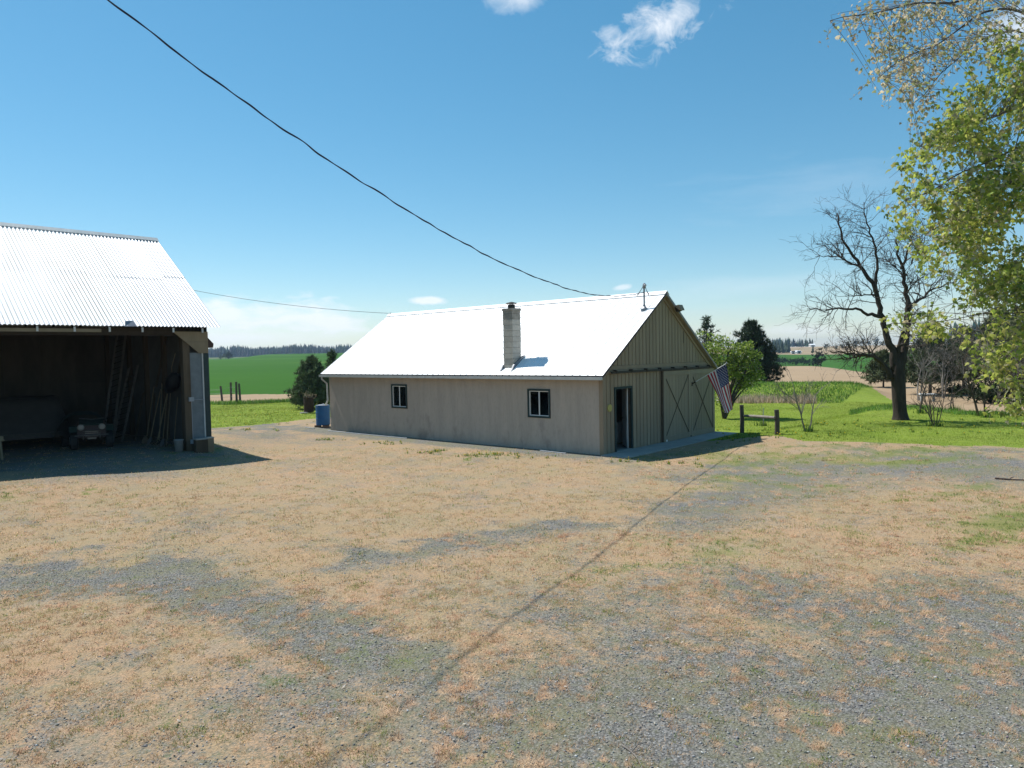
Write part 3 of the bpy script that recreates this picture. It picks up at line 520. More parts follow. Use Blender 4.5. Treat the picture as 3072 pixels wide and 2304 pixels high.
# person door standing open inwards
df = part('door_frame', MB().box(-.115, .052, .66, .735, -.02, 2.145).box(-.115, .052, 1.655, 1.73, -.02, 2.145).box(-.115, .052, .735, 1.655, 2.075, 2.145), 'trim_green', ws)
part('threshold', MB().box(-.12, .10, .74, 1.65, .035, .065), 'concrete', df)
th = R_(136); hx, hy = -.10, 1.65; dx_, dy_ = -math.sin(th), -math.cos(th); nx_, ny_ = dy_, -dx_
def leafpt(a, b, z): return (hx+dx_*a+nx_*b, hy+dy_*a+ny_*b, z)
def obox(a0, a1, b0, b1, z0, z1):
    m_ = MB(); return m_.add([leafpt(a, b, z) for z in (z0, z1) for a, b in ((a0, b0), (a1, b0), (a1, b1), (a0, b1))], [(0, 3, 2, 1), (4, 5, 6, 7), (0, 1, 5, 4), (1, 2, 6, 5), (2, 3, 7, 6), (3, 0, 4, 7)])
lf = part('door', obox(0, .90, -.02, .02, .07, 2.065), 'white_vinyl', ws)
for z0, z1 in ((.25, .95), (1.1, 1.9)): part('door_panel', obox(.12, .78, .021, .032, z0, z1), 'white_vinyl', lf); part('door_panel', obox(.12, .78, -.032, -.021, z0, z1), 'white_vinyl', lf)
part('door_knob', MB().tube([leafpt(.83, -.09, 1.0), leafpt(.83, -.05, 1.0), leafpt(.83, .05, 1.0), leafpt(.83, .09, 1.0)], [.03, .015, .015, .03], 8), 'dark_steel', lf)
# windows
for (a, b, c, d) in (W1, W2):
    wd = part('window', MB().box(a, a+tr, -.030, .10, c, d).box(b-tr, b, -.030, .10, c, d).box(a+tr, b-tr, -.030, .10, d-tr, d).box(a+tr, b-tr, -.030, .10, c, c+tr), 'trim_green', ws)
    i, j, k, l = a+tr+.001, b-tr-.001, c+tr+.001, d-tr-.001; f_ = .026; mid = (i+j)/2
    part('window_frame', MB().box(i, i+f_, .0, .06, k, l).box(j-f_, j, .0, .06, k, l).box(i+f_, j-f_, .0, .06, l-f_, l).box(i+f_, j-f_, .0, .06, k, k+f_).box(mid-.018, mid+.018, .005, .055, k+f_, l-f_), 'white_vinyl', wd)
    for p, q, yy in ((i+f_, mid-.018, .03), (mid+.018, j-f_, .022)): part('pane', MB().box(p, q, yy, yy+.006, k+f_, l-f_), 'window_glass', wd)
# roof
XF, XB = .228, -GL-.298; SL = (GW/2+OE)/CA
deck = MB(); o_ = .028
deck.prism([(-OE+.02, EZ-.02), (GW/2, zr(GW/2)-o_/CA-.01), (GW+OE-.02, EZ-.02), (GW+OE-.02, EZ-.07), (GW/2, zr(GW/2)-.12), (-OE+.02, EZ-.07)], 'x', XB+.02, XF-.02)
part('roof_deck', deck, 'soffit_wood', ws)
npan = 17; pw = (XF-XB)/npan
xs = [0.]
for r_ in (0, pw/3, 2*pw/3): xs += [r_+.012, r_+.022, r_+.040, r_+.050]
xs = sorted(xs+[pw]); 
def ribz(x):
    for r_ in (0, pw/3, 2*pw/3):
        if r_+.02 < x < r_+.042: return .014
    return 0.
pm = [None, None]
for side in (0, 1):
    m_ = MB(); vs = []
    for s_ in (-.02, SL):
        for x in xs:
            y = -OE+s_*CA-ribz(x)*SA; z = EZ+s_*SA+ribz(x)*CA
            vs.append((x if side == 0 else pw-x, y if side == 0 else GW-y, z))
    k = len(xs); m_.add(vs, [(i, i+1, k+i+1, k+i) for i in range(k-1)]); pm[side] = mesh_of(m_); pm[side].materials.append(MATS['white_metal'])
    for i in range(npan):
        o = link('roof_panel', pm[side], None, ws); o.location = (XB+i*pw, 0, random.uniform(0, .002))
rz_ = zr(GW/2)
part('ridge_cap', MB().prism([(GW/2-.17, rz_-.17*SLP+.030), (GW/2, rz_+.042), (GW/2+.17, rz_-.17*SLP+.030), (GW/2+.17, rz_-.17*SLP+.038), (GW/2, rz_+.052), (GW/2-.17, rz_-.17*SLP+.038)], 'x', XB-.01, XF+.01), 'white_metal', ws)
for x0 in (XF-.035, XB+.005):
    part('verge_trim', MB().prism([(-OE, EZ-.085), (GW/2, rz_-.085), (GW/2, rz_-.005), (-OE, EZ-.005)], 'x', x0, x0+.03), 'fascia_dark', ws)
    part('verge_trim', MB().prism([(GW/2, rz_-.085), (GW+OE, EZ-.085), (GW+OE, EZ-.005), (GW/2, rz_-.005)], 'x', x0, x0+.03), 'grey_steel', ws)
for s_ in (0, 1):
    yy = lambda y: y if s_ == 0 else GW-y
    part('barge_board', MB().prism([(yy(-.05), EZ-.10), (yy(GW/2-.003), rz_-.225), (yy(GW/2-.003), rz_-.125), (yy(-.05), EZ+.02)], 'x', .03, .075), 'siding', ws)
for s_ in (0, 1):
    yy = (lambda y: y) if s_ == 0 else (lambda y: GW-y)
    a_, b_ = sorted((yy(-OE+.012), yy(-OE+.036))); part('fascia', MB().box(XB+.04, XF-.04, a_, b_, EZ-.14, EZ-.024), 'fascia_dark', ws)
for i in range(24):
    x = -.35-i*.615; part('rafter_tail', MB().prism([(-OE+.04, EZ-.15), (-.002, EZ-.15+.21*SLP), (-.002, EZ-.09+.21*SLP), (-OE+.04, EZ-.09)], 'x', x, x+.045), 'gutter_white', ws)
g = part('gutter', MB().prism([(-OE-.10, EZ-.050), (-OE-.115, EZ-.050), (-OE-.105, EZ-.150), (-OE-.01, EZ-.150), (-OE+.008, EZ-.060), (-OE, EZ-.060), (-OE-.018, EZ-.142), (-OE-.096, EZ-.142)], 'x', XB+.02, XF-.03), 'gutter_white', ws)
part('gutter_end', MB().box(XF-.028, XF-.022, -OE-.112, -OE+.005, EZ-.150, EZ-.052), 'gutter_white', g)
part('downspout', MB().tube([(-15.03, -.30, EZ-.152), (-15.03, -.30, EZ-.24), (-14.98, -.07, EZ-.45), (-14.97, -.06, 1.35), (-15.2, -.02, 1.12)], .038, 8), 'gutter_white', ws)
# chimney of concrete blocks
CX0, CX1, CY0, CY1 = -4.20, -3.76, .06, .50
ch = part('chimney', MB().box(CX0+.015, CX1-.015, CY0+.015, CY1-.015, zr(CY0)-.2, 4.84), 'groove', ws)
z = 2.72; k = 0
while z < 4.78:
    e = random.uniform(-.006, .006); t = min(z+.19, 4.80)
    part('block', MB().box(CX0+e, CX1+e, CY0+e, CY1+e, z, t), 'block' if z < 4.5 else 'block_top', ch); z += .198; k += 1
part('chimney_crown', MB().box(CX0-.02, CX1+.02, CY0-.02, CY1+.02, 4.802, 4.885), 'block_top', ch)
part('flue_cap', MB().lathe([(.13, 4.886), (.13, 5.0), (.11, 5.005), (.11, 5.03)], 14, ((CX0+CX1)/2, (CY0+CY1)/2)).lathe([(.205, 5.055), (.20, 5.075), (.03, 5.12)], 14, ((CX0+CX1)/2, (CY0+CY1)/2)), 'dark_steel', ch)
for j in range(4): a = j*math.pi/2+.4; part('cap_strut', MB().tube([((CX0+CX1)/2+.12*math.cos(a), (CY0+CY1)/2+.12*math.sin(a), 4.98), ((CX0+CX1)/2+.16*math.cos(a), (CY0+CY1)/2+.16*math.sin(a), 5.06)], .012, 5), 'dark_steel', ch)
fl = MB(); fl.prism([(CY0-.16, zr(CY0-.16)+.01), (CY1+.12, zr(CY1+.12)+.01), (CY1+.12, zr(CY1+.12)+.10), (CY0-.02, zr(CY0)+.12), (CY0-.16, zr(CY0-.16)+.03)], 'x', CX1+.005, CX1+.07); fl.prism([(CY0-.16, zr(CY0-.16)+.01), (CY1+.12, zr(CY1+.12)+.01), (CY1+.12, zr(CY1+.12)+.10), (CY0-.02, zr(CY0)+.12), (CY0-.16, zr(CY0-.16)+.03)], 'x', CX0-.07, CX0-.005)
part('flashing', fl, 'grey_steel', ch)
# service mast
MX, MY = -.15, 2.86; mz = zr(MY)
ms = part('service_mast', MB().tube([(MX, MY, mz-.1), (MX, MY, 5.46)], .030, 10), 'grey_steel', ws)
part('mast_boot', MB().lathe([(.13, mz-.09), (.12, mz+.03), (.045, mz+.10), (.04, mz+.16)], 12, (MX, MY)), 'grey_steel', ms)
part('weatherhead', MB().tube([(MX, MY, 5.44), (MX, MY, 5.53), (MX+.03, MY-.03, 5.57), (MX+.09, MY-.05, 5.53)], [.045, .06, .058, .04], 10), 'grey_steel', ms)
for dx in (-.22, .19): part('drip_loop', MB().tube([(MX+.05*np.sign(dx), MY, 5.50), (MX+dx*.6, MY-.03, 5.36), (MX+dx, MY-.04, 5.25), (MX+dx*1.05, MY-.04, 5.20)], [.010, .010, .022, .012], 6), 'dark_steel', ms)
part('guy_cable', MB().tube([(MX, MY, mz+.12), (MX+.25, MY+.05, mz+.10), (XF-.02, MY+.12, mz+.16)], .008, 5), 'dark_steel', ms)
# flood light and wall plate
f_ = part('flood_light', MB().box(.03, .10, 4.36, 4.56, 4.84, 4.90).tube([(.06, 4.46, 4.86), (.22, 4.46, 4.82)], .02, 6), 'siding', ws)
part('lamp_head', MB().prism([(.18, 4.86), (.36, 4.90), (.40, 4.72), (.26, 4.66)], 'y', 4.34, 4.58), 'dark_steel', f_); part('lamp_hood', MB().prism([(.17, 4.875), (.37, 4.915), (.46, 4.72), (.41, 4.715)], 'y', 4.32, 4.60), 'siding', f_)
part('wall_plate', MB().tube([(.03, .37, 1.5), (.055, .37, 1.5)], .12, 18), 'yellow_plate', ws)
# pale chest inside the doorway
LW = lambda x, y, z=0.: A0+UX*x+VY*y+np.array([0, 0, z])
cb = thing('storage_chest', 'pale chest standing just inside the open workshop doorway', 'chest', LW(-1.55, 3.1, .032), -YAW)
part('body', MB().box(-.3, .3, -.33, .36, 0, .66), 'white_vinyl', cb); part('lid', MB().box(-.31, .31, -.34, .37, .665, .74), 'white_vinyl', cb); part('handle', MB().box(.311, .33, -.06, .08, .62, .65), 'dark_steel', cb)
# slab
sb = thing('concrete_apron', 'pale concrete apron slab along the foot of the barn doors', 'slab', LW(0, 0, 0), -YAW)
for y0, y1 in ((-.15, 2.45), (2.46, 5.1), (5.11, 7.75)): part('slab_section', MB().box(.055, 1.02+random.uniform(-.02, .02), y0, y1, -.10, .055), 'concrete', sb)
def gpipe(name, label, pts, r=.016):
    c = np.mean(pts, 0); o = thing(name, label, 'pipe', c); part('tube', MB().tube([np.array(p)-c for p in pts], r, 8), 'pvc', o); part('coupling', MB().tube([np.array(pts[-1])-c-(np.array(pts[-1])-np.array(pts[-2]))*.02, np.array(pts[-1])-c], r*1.4, 8), 'pvc', o); return o
def WZ(x, y, dz): q = LW(x, y); return (q[0], q[1], float(gz(q[0], q[1]))+dz)
gpipe('drain_pipe', 'long pale plastic pipe on the gravel below the left workshop window', [WZ(-14.6, -.32, .014), WZ(-12, -.30, .014), WZ(-9.2, -.28, .014)])
gpipe('drain_pipe', 'short pale plastic pipe on the gravel below the right workshop window', [WZ(-2.35, -.25, .014), WZ(-1.2, -.33, .014)])
gpipe('drain_pipe', 'short pale pipe end poking out left of the blue barrel', [WZ(-16.6, -.25, .028), WZ(-15.9, -.2, .028)])
# ---------------------------------------------------------------- flag
mat('flag_red', (.42, .018, .045), (.36, .014, .036), 6, .8); mat('flag_white', (.72, .72, .74), (.66, .66, .68), 6, .8); mat('flag_blue', (.020, .030, .16), (.016, .024, .13), 6, .8)
fp = thing('flagpole', 'short slanting flagpole in a bracket on the right barn door', 'flagpole', LW(.13, 5.73, 2.03), -YAW)
pv = np.array([1.36, .02, .76]); pl = part('pole', MB().tube([(0, 0, 0), pv], [.013, .013], 8), 'white_vinyl', fp); part('finial', MB().lathe([(.012, -.02), (.026, 0), (.02, .03), (.004, .05)], 8), 'grey_steel', fp).location = pv
part('bracket', MB().tube([pv*-.0, pv*.11], .022, 8).box(-.005, .012, -.04, .04, -.08, .06), 'dark_steel', fp)
tipw = LW(.13, 5.73, 2.03)+UX*pv[0]+VY*pv[1]+np.array([0, 0, pv[2]]); brw = LW(.13, 5.73, 2.03)
h0 = brw+(tipw-brw)*.44; h1 = brw+(tipw-brw)*.985; e0 = atd(2175, 1238, 26.05); e1 = atd(2199, 1227, 26.35)
nrm = np.cross(h1-h0, e0-h0); nrm /= np.linalg.norm(nrm)
def flagpt(s, t):
    """s: 0 bottom stripe edge .. 1 top edge (pole tip); t: 0 hoist .. 1 fly"""
    q = (h0*(1-s)+h1*s)*(1-t)+(e0*(1-s)+e1*s)*t
    w_ = .10*math.sin(s*7.0+t*2.2+.6)*(t**.8)+.035*math.sin(s*15+t*5)*t
    return q+nrm*w_+np.array([0, 0, -.05])*math.sin(math.pi*s)*t*(1-.3*t)
fo = flagpt(.5, 0); fg = thing('flag', 'red, white and blue flag with stars and stripes hanging from the slanting pole', 'flag', fo)
def cloth(s0, s1, t0, t1, m_, parent, ns=3, ntt=14, off=0.):
    vs = [flagpt(s0+(s1-s0)*i/ns, t0+(t1-t0)*j/ntt)-fo+nrm*off for i in range(ns+1) for j in range(ntt+1)]
    return part('stripe' if 'blue' not in m_ else 'canton', MB().add(vs, [(i*(ntt+1)+j, i*(ntt+1)+j+1, (i+1)*(ntt+1)+j+1, (i+1)*(ntt+1)+j) for i in range(ns) for j in range(ntt)]), m_, parent, True)
for i in range(13):   # i=0 bottom (red)
    cloth(i/13, (i+1)/13, .42 if i >= 6 else 0, 1, 'flag_red' if i % 2 == 0 else 'flag_white', fg)
cn = cloth(6/13, 1, 0, .42, 'flag_blue', fg, 8, 10)
st = MB()
for r_ in range(9):
    for c_ in range(6 if r_ % 2 == 0 else 5):
        s_ = 6/13+(7/13)*(r_+1)/10; t_ = .42*((c_+.5)/6 if r_ % 2 == 0 else (c_+1)/6); p = flagpt(s_, t_); ex = flagpt(s_, t_+.01)-p; ex /= np.linalg.norm(ex); ey = flagpt(min(s_+.01, 1), t_)-p; ey /= np.linalg.norm(ey)
        for o in (.004, -.004): st.add([p-fo+nrm*o+(ex*math.sin(k*math.pi/5)+ey*math.cos(k*math.pi/5))*(.026 if k % 2 == 0 else .011) for k in range(10)], [tuple(range(10))])
part('stars', st, 'flag_white', cn)
# ---------------------------------------------------------------- open shed
mat('corrugated', (.65, .66, .68), (.58, .59, .615), 1.2, .45, .1, spots=((.33, .37, .43), 2.6, .57, .55), rand=.13, stretch=(1, .4, .4), spec=.5)
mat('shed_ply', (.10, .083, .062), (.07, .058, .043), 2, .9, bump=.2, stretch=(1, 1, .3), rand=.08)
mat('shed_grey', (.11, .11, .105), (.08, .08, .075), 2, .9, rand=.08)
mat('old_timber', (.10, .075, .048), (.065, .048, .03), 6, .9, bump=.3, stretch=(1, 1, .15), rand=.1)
mat('shaded_timber', (.045, .036, .028), (.03, .024, .018), 6, .9); mat('tan_board', (.25, .20, .13), (.20, .16, .10), 3, .85, stretch=(1, 1, .3))  # header and rafter timber darkened to carry the shade under the eaves
mat('blue_grey', (.17, .20, .215), (.13, .155, .17), 4, .8, spots=((.20, .22, .22), 9, .68, .6))
mat('brown_paint', (.075, .045, .035), (.05, .03, .025), 6, .8)
mat('aluminium', (.24, .23, .21), (.18, .175, .16), 6, .5, .5); mat('handle_wood', (.27, .21, .13), (.20, .15, .09), 8, .7, rand=.2)
SL_, SD = 13.0, 9.9; SEZ, SRZ, SY0, SYR = 4.42, 8.10, -.35, 4.95; sslp = (SRZ-SEZ)/(SYR-SY0); sca = math.cos(math.atan(sslp)); ssa = math.sin(math.atan(sslp))
sh = thing('open_shed', 'open fronted machine shed with white corrugated metal roof, dark inside', 'shed', SH0, SYAW)
SW = lambda x, y, z=0.: SH0+SE*x+SB*y+np.array([0, 0, z])
srz = lambda y: SEZ+(min(y, 2*SYR-y)-SY0)*sslp
# walls: boarded panels
k = 8; pw_ = SD/k
for i in range(k): 
    y0, y1 = i*pw_+.003, (i+1)*pw_-.003
    if i == 0: y0 = .14
    top = [srz(y)-.12 for y in (y0, y1)]; pts = [(y0, -.1), (y1, -.1), (y1, top[1]), (y0, top[0])]
    if y0 < SYR < y1: pts = [(y0, -.1), (y1, -.1), (y1, top[1]), (SYR, srz(SYR)-.12), (y0, top[0])]
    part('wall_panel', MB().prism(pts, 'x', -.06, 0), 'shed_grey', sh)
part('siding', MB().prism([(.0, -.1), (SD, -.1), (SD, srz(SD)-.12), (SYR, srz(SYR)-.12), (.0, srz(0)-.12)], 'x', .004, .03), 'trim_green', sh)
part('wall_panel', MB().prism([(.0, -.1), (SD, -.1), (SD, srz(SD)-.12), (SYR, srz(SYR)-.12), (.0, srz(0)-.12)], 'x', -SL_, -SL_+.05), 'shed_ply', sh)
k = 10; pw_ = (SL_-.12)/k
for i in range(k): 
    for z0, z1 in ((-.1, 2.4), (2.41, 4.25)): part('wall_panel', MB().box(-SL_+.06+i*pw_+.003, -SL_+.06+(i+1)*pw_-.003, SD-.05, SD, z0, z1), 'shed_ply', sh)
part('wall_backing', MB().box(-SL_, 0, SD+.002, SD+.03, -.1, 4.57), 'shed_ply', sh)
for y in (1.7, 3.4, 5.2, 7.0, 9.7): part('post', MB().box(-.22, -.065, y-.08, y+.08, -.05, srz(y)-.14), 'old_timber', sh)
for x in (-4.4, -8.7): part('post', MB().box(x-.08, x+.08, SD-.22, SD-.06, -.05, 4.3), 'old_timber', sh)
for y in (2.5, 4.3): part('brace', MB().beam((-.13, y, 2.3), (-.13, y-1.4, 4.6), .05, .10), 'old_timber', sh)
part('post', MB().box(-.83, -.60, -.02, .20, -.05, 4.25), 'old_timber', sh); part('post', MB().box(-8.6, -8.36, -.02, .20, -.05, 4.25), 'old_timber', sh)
wg = part('wing_panel', MB().box(-.595, -.175, .03, .06, .42, 3.55), 'blue_grey', sh)
part('panel_edge', MB().box(-.172, -.13, .0, .065, .42, 3.55), 'gutter_white', wg); part('kick_board', MB().box(-.595, -.14, .025, .065, -.05, .415), 'old_timber', wg)
part('corner_board', MB().box(-.125, .034, -.02, .0, -.05, 3.52).box(.034, .05, -.02, .16, -.05, 3.52), 'trim_green', sh)
part('conduit', MB().tube([(-.60, -.01, .5), (-.60, -.01, 1.9)], .014, 6).tube([(-.60, -.005, 1.92), (-.35, .01, 1.93), (-.15, -.01, 1.90)], .010, 5), 'pvc', wg)
for z in (1.88, .42): part('junction_box', MB().box(-.70, -.54, -.09, -.022, z, z+.14), 'pvc', wg)
part('gusset_board', MB().prism([(-1.15, 4.27), (.03, 4.27), (.03, 3.92), (-.74, 3.92)], 'y', -.065, -.024), 'tan_board', sh); part('gusset_board', MB().prism([(-.735, 3.915), (.03, 3.915), (.03, 3.53), (-.29, 3.53)], 'y', -.062, -.024), 'tan_board', sh)
part('header_beam', MB().box(-SL_+.05, -.07, .30, .44, 4.14, 4.40), 'shaded_timber', sh); part('fascia_board', MB().box(-SL_, -3.4, -.30, -.272, 4.22, 4.32), 'tan_board', sh)
part('bracket', MB().prism([(.05, 4.15), (.05, 3.72), (.30, 3.72), (.32, 3.86)], 'y', .15, .55), 'brown_paint', sh)
# roof timbers
for i in range(14):
    x = -.28-i*.97
    for s_ in (0, 1):
        yy = (lambda y: y) if s_ == 0 else (lambda y: 2*SYR-y)
        part('rafter', MB().prism([(yy(SY0+.05), SEZ-.16), (yy(SYR-.003), SRZ-.19), (yy(SYR-.003), SRZ-.06), (yy(SY0+.05), SEZ-.035)], 'x', x, x+.05), 'shaded_timber', sh)
    part('rafter_end', MB().box(x-.004, x+.054, SY0+.03, SY0+.048, SEZ-.19, SEZ-.04), 'gutter_white', sh)
for y in (.6, 2.0, 3.4): 
    for s_ in (0, 1): part('purlin', MB().beam((-SL_, y if s_ == 0 else 2*SYR-y, srz(y)-.035), (.30, y if s_ == 0 else 2*SYR-y, srz(y)-.035), .08, .03), 'old_timber', sh)
# corrugated sheets
SWD = .76; ns = 16; per = .12; SWD = .84; cols_ = np.linspace(0, SWD+.03, 60)
def sheet(s0, s1, lift, back):
    m_ = MB(); vs = []; k = 2
    for s_ in (s0, s1):
        for x in cols_:
            d = .017*math.cos(2*math.pi*x/per)+lift; y = SY0+s_*sca-d*ssa; z = SEZ+s_*ssa+d*sca
            vs.append((x, 2*SYR-y if back else y, z))
    n = len(cols_); fs = [(i, i+1, n+i+1, n+i) for i in range(n-1)]; m_.add(vs, [f[::-1] for f in fs] if back else fs); me = mesh_of(m_, True); me.materials.append(MATS['corrugated']); return me
SSL = (SYR-SY0)/sca; lows = [sheet(-.03, SSL*(.53+.03*(j % 3 == 1)), .017+.002*j, False) for j in range(4)]; ups = [sheet(SSL*(.49+.035*(j % 3 == 1)), SSL+.0, .026+.002*j, False) for j in range(4)]; bk = sheet(-.03, SSL, .017, True)
for i in range(ns):
    x = .33-(i+1)*SWD
    for me in (lows[(i*7) % 4], ups[(i*5+1) % 4], bk):
        o = link('roof_sheet', me, None, sh); o.location = (x, 0, random.uniform(0, .003))
part('ridge_cap', MB().prism([(SYR-.20, SRZ-.20*sslp+.062), (SYR-.05, SRZ+.045), (SYR+.05, SRZ+.045), (SYR+.20, SRZ-.20*sslp+.062), (SYR+.20, SRZ-.20*sslp+.072), (SYR+.05, SRZ+.075), (SYR-.05, SRZ+.075), (SYR-.20, SRZ-.20*sslp+.072)], 'x', .33-ns*SWD, .36), 'gutter_white', sh)
part('torn_flap', MB().add([(-2.75, SY0-.06, SEZ-.02), (-2.40, SY0-.08, SEZ-.01), (-2.45, SY0+.10, SEZ+.18), (-2.70, SY0+.06, SEZ+.16)], [(0, 1, 2, 3)]), 'grey_steel', sh)
# things in and by the shed
def onpl(x, y, p0, n_): d = ray(x, y); return EYE+d*((p0-EYE)@n_)/(d@n_)
def ladder(label, bpx, tpx, wdt, pitch, wall=-.30):
    B = gpt(*bpx); B = np.array(B); T = onpl(*tpx, SW(wall, 0), SE); o = thing('ladder', label, 'ladder', B, group='ladders leaning in the shed'); ax = T-B; Ln = np.linalg.norm(ax); t = ax/Ln; sd = SB*.9+SE*-.43; sd = sd-t*(sd@t); sd /= np.linalg.norm(sd); nn = np.cross(t, sd)
    for s_ in (-1, 1):
        rl = part('rail', MB().beam(sd*s_*wdt/2, ax+sd*s_*wdt/2, .03, .085, sd), 'aluminium', o)
    k = int(Ln/pitch)
    for i in range(1, k): part('rung', MB().tube([t*i*pitch-sd*wdt/2*1.08, t*i*pitch+sd*wdt/2*1.08], .017, 6), 'dark_steel', o)
    return o
ladder('tall extension ladder reaching up to the shed eaves', (322, 1330), (366, 990), .42, .30)
ladder('shorter extension ladder leaning beside the taller one in the shed', (352, 1328), (400, 1100), .40, .28)
TOOLS = [('shovel', 'shovel with its pale handle crossing the other tools at a slant', 448, 1334, 482, 1168), ('rake', 'garden rake leaning near the inner shed post, handle lightest', 470, 1336, 505, 1165), ('hoe', 'hoe leaning at the right of the tool row by the bucket', 500, 1340, 512, 1172),
         ('spade', 'spade second from the bucket in the row of tools', 487, 1340, 503, 1178), ('pitchfork', 'pitchfork standing upright behind the tool row', 478, 1332, 486, 1150), ('broom', 'worn broom at the left end of the tool row', 438, 1330, 462, 1160), ('pole', 'bare wooden pole leaning steepest among the tools', 522, 1338, 533, 1192), ('plank', 'dark plank leaning left of the tools', 405, 1322, 430, 1180), ('plank', 'short dark plank standing against the wall behind the tools', 458, 1320, 463, 1180)]
for i, (nm, lb, bx, by, tx, ty) in enumerate(TOOLS):
    B = gpt(bx, by); T = onpl(tx, ty, SW(-.16-.05*(i % 3), 0), SE); o = thing(nm if nm != 'pole' else 'wooden_pole', lb, 'plank' if nm == 'plank' else 'pole' if nm == 'pole' else 'tool', B); d = T-B; t = d/np.linalg.norm(d); sd = np.cross(t, [0, 0, 1.]); sd = SB-t*(SB@t); sd /= np.linalg.norm(sd); n_ = np.cross(t, sd)
    if nm == 'plank': part('board', MB().beam((0, 0, 0), d, .14, .03, n_), 'old_timber', o); continue
    part('handle', MB().tube([t*.02, d*.5+n_*.01, d], .018, 7), 'handle_wood', o)
    if nm in ('shovel', 'spade'):
        w_ = .11; vs = [t*.0+n_*.01, t*.06+sd*w_, t*.28+sd*w_, t*.34, t*.28-sd*w_, t*.06-sd*w_]; part('blade', MB().add([v+n_*.03 for v in vs]+[v+n_*.015 for v in vs], [(0, 1, 2, 3, 4, 5), (11, 10, 9, 8, 7, 6)]+[(i_, (i_+1) % 6, (i_+1) % 6+6, i_+6) for i_ in range(6)]), 'grey_steel', o)
    elif nm in ('rake', 'pitchfork', 'hoe'):
        part('head', MB().beam(t*.05-sd*.2, t*.05+sd*.2, .03, .03, n_), 'dark_steel', o)
        for j in range(5 if nm != 'hoe' else 1): part('tine', MB().beam(t*.05+sd*(-.18+.09*j), t*.05+sd*(-.18+.09*j)+n_*.10+t*.05, .014, .014, sd), 'dark_steel', o)
    elif nm == 'broom': part('bristles', MB().prism([(-.16, 0), (.16, 0), (.06, .26), (-.06, .26)], 'y', -.03, .03), 'old_timber', o)
q = onpl(517, 1150, SW(-.42, 0), SE); tb = thing('tarp_bundle', 'black bundle of tarp slung over the tops of the tools', 'tarp', q)
mat('black_tarp', (.012, .012, .014), (.02, .02, .022), 7, .6); vs = []; nn_ = 14
for i in range(nn_+1):
    for j in range(18):
        a = math.pi*i/nn_; b = 2*math.pi*j/18; r_ = .30*(.75+.55*float(vnoise(3+2*math.cos(b)*math.sin(a), 5+2*math.cos(a)+math.sin(b), 5, 2))); vs.append(SB*r_*1.5*math.sin(a)*math.cos(b)+SE*r_*.8*math.sin(a)*math.sin(b)+np.array([0, 0, 1.])*(r_*math.cos(a)-.25*math.cos(b)*math.sin(a)))
part('folds', MB().add(vs, [(i*18+j, i*18+(j+1) % 18, (i+1)*18+(j+1) % 18, (i+1)*18+j) for i in range(nn_) for j in range(18)]), 'black_tarp', tb, True); part('cord', MB().tube([(0, 0, .25), (0, .0, .6), SE*.15+np.array([0, 0, 1.1])], .012, 5), 'handle_wood', tb)
mat('bucket_white', (.28, .30, .31), (.22, .24, .25), 6, .5)
b_ = thing('bucket', 'pale plastic bucket at the foot of the shed post', 'bucket', gpt(537, 1354)); part('pail', MB().lathe([(.125, 0), (.15, .38), (.162, .385), (.162, .40), (.14, .40), (.118, .02)], 20), 'bucket_white', b_, True); part('handle', MB().tube([(.155*math.cos(a), .155*math.sin(a)*.45-.12, .36-.0*a+.08*math.sin(a)*-1) for a in np.linspace(0, math.pi, 9)], .005, 5), 'grey_steel', b_)
for i, (px_, py_, w_, hh_) in enumerate(((604, 1357, .40, .44), (630, 1354, .22, .46))):
    p = gpt(px_, py_); o = thing('foundation_block', ['wide dark concrete block at the shed corner', 'narrow tan concrete block at the outer shed corner'][i], 'block', p, SYAW); part('block', MB().box(-w_/2, w_/2, -.10, .12, -.05, hh_), ['old_timber', 'tan_board'][i], o); part('cap', MB().box(-w_/2-.01, w_/2+.01, -.11, .13, hh_+.001, hh_+.04), ['concrete', 'block'][i], o)
# small utility vehicle with round lamps
mat('dark_green_cloth', (.012, .028, .022), (.018, .036, .028), 3, .9); mat('maroon', (.035, .01, .01), (.025, .008, .008), 5, .5); mat('rubber', (.015, .015, .015), (.025, .025, .025), 9, .8); mat('lamp_glass', (.22, .23, .225), (.16, .17, .165), 9, .15, spec=.8); mat('chrome', (.20, .19, .175), (.14, .13, .12), 9, .35, .7)
vp = gpt(277, 1340); face = math.atan2(vp[0], vp[1]); uv = thing('utility_vehicle', 'small dark utility vehicle with two round headlights, parked nose out in the shed', 'vehicle', vp, -face)
# local: -y towards the camera
part('body', MB().prism([(-.95, .42), (.9, .40), (.9, .85), (-.35, .95), (-.93, .82)], 'x', -.42, .42), 'maroon', uv); part('hood', MB().prism([(-.96, .83), (-.3, .96), (-.3, 1.0), (-.98, .88)], 'x', -.36, .36), 'dark_green_cloth', uv)
for s_ in (-1, 1):
    part('fender', MB().prism([(-.95, .62), (-.85, .80), (-.25, .80), (-.15, .62), (-.30, .66), (-.80, .66)], 'x', s_*.43 if s_ > 0 else -.66, .66 if s_ > 0 else -.43), 'dark_green_cloth', uv)
    hl = part('headlight', MB().tube([(s_*.31, -.955, .78), (s_*.31, -1.03, .78)], [.10, .105], 16), 'chrome', uv); part('lens', MB().tube([(s_*.31, -1.031, .78), (s_*.31, -1.05, .78)], [.09, .06], 16), 'lamp_glass', hl)
    for yy in (-.55, .6): wh = part('wheel', MB().tube([(s_*.42, yy, .30), (s_*.44, yy, .30), (s_*.62, yy, .30), (s_*.64, yy, .30)], [.26, .31, .31, .26], 18), 'rubber', uv); part('rim', MB().tube([(s_*.641, yy, .30), (s_*.66, yy, .30)], [.15, .12], 12), 'grey_steel', wh)
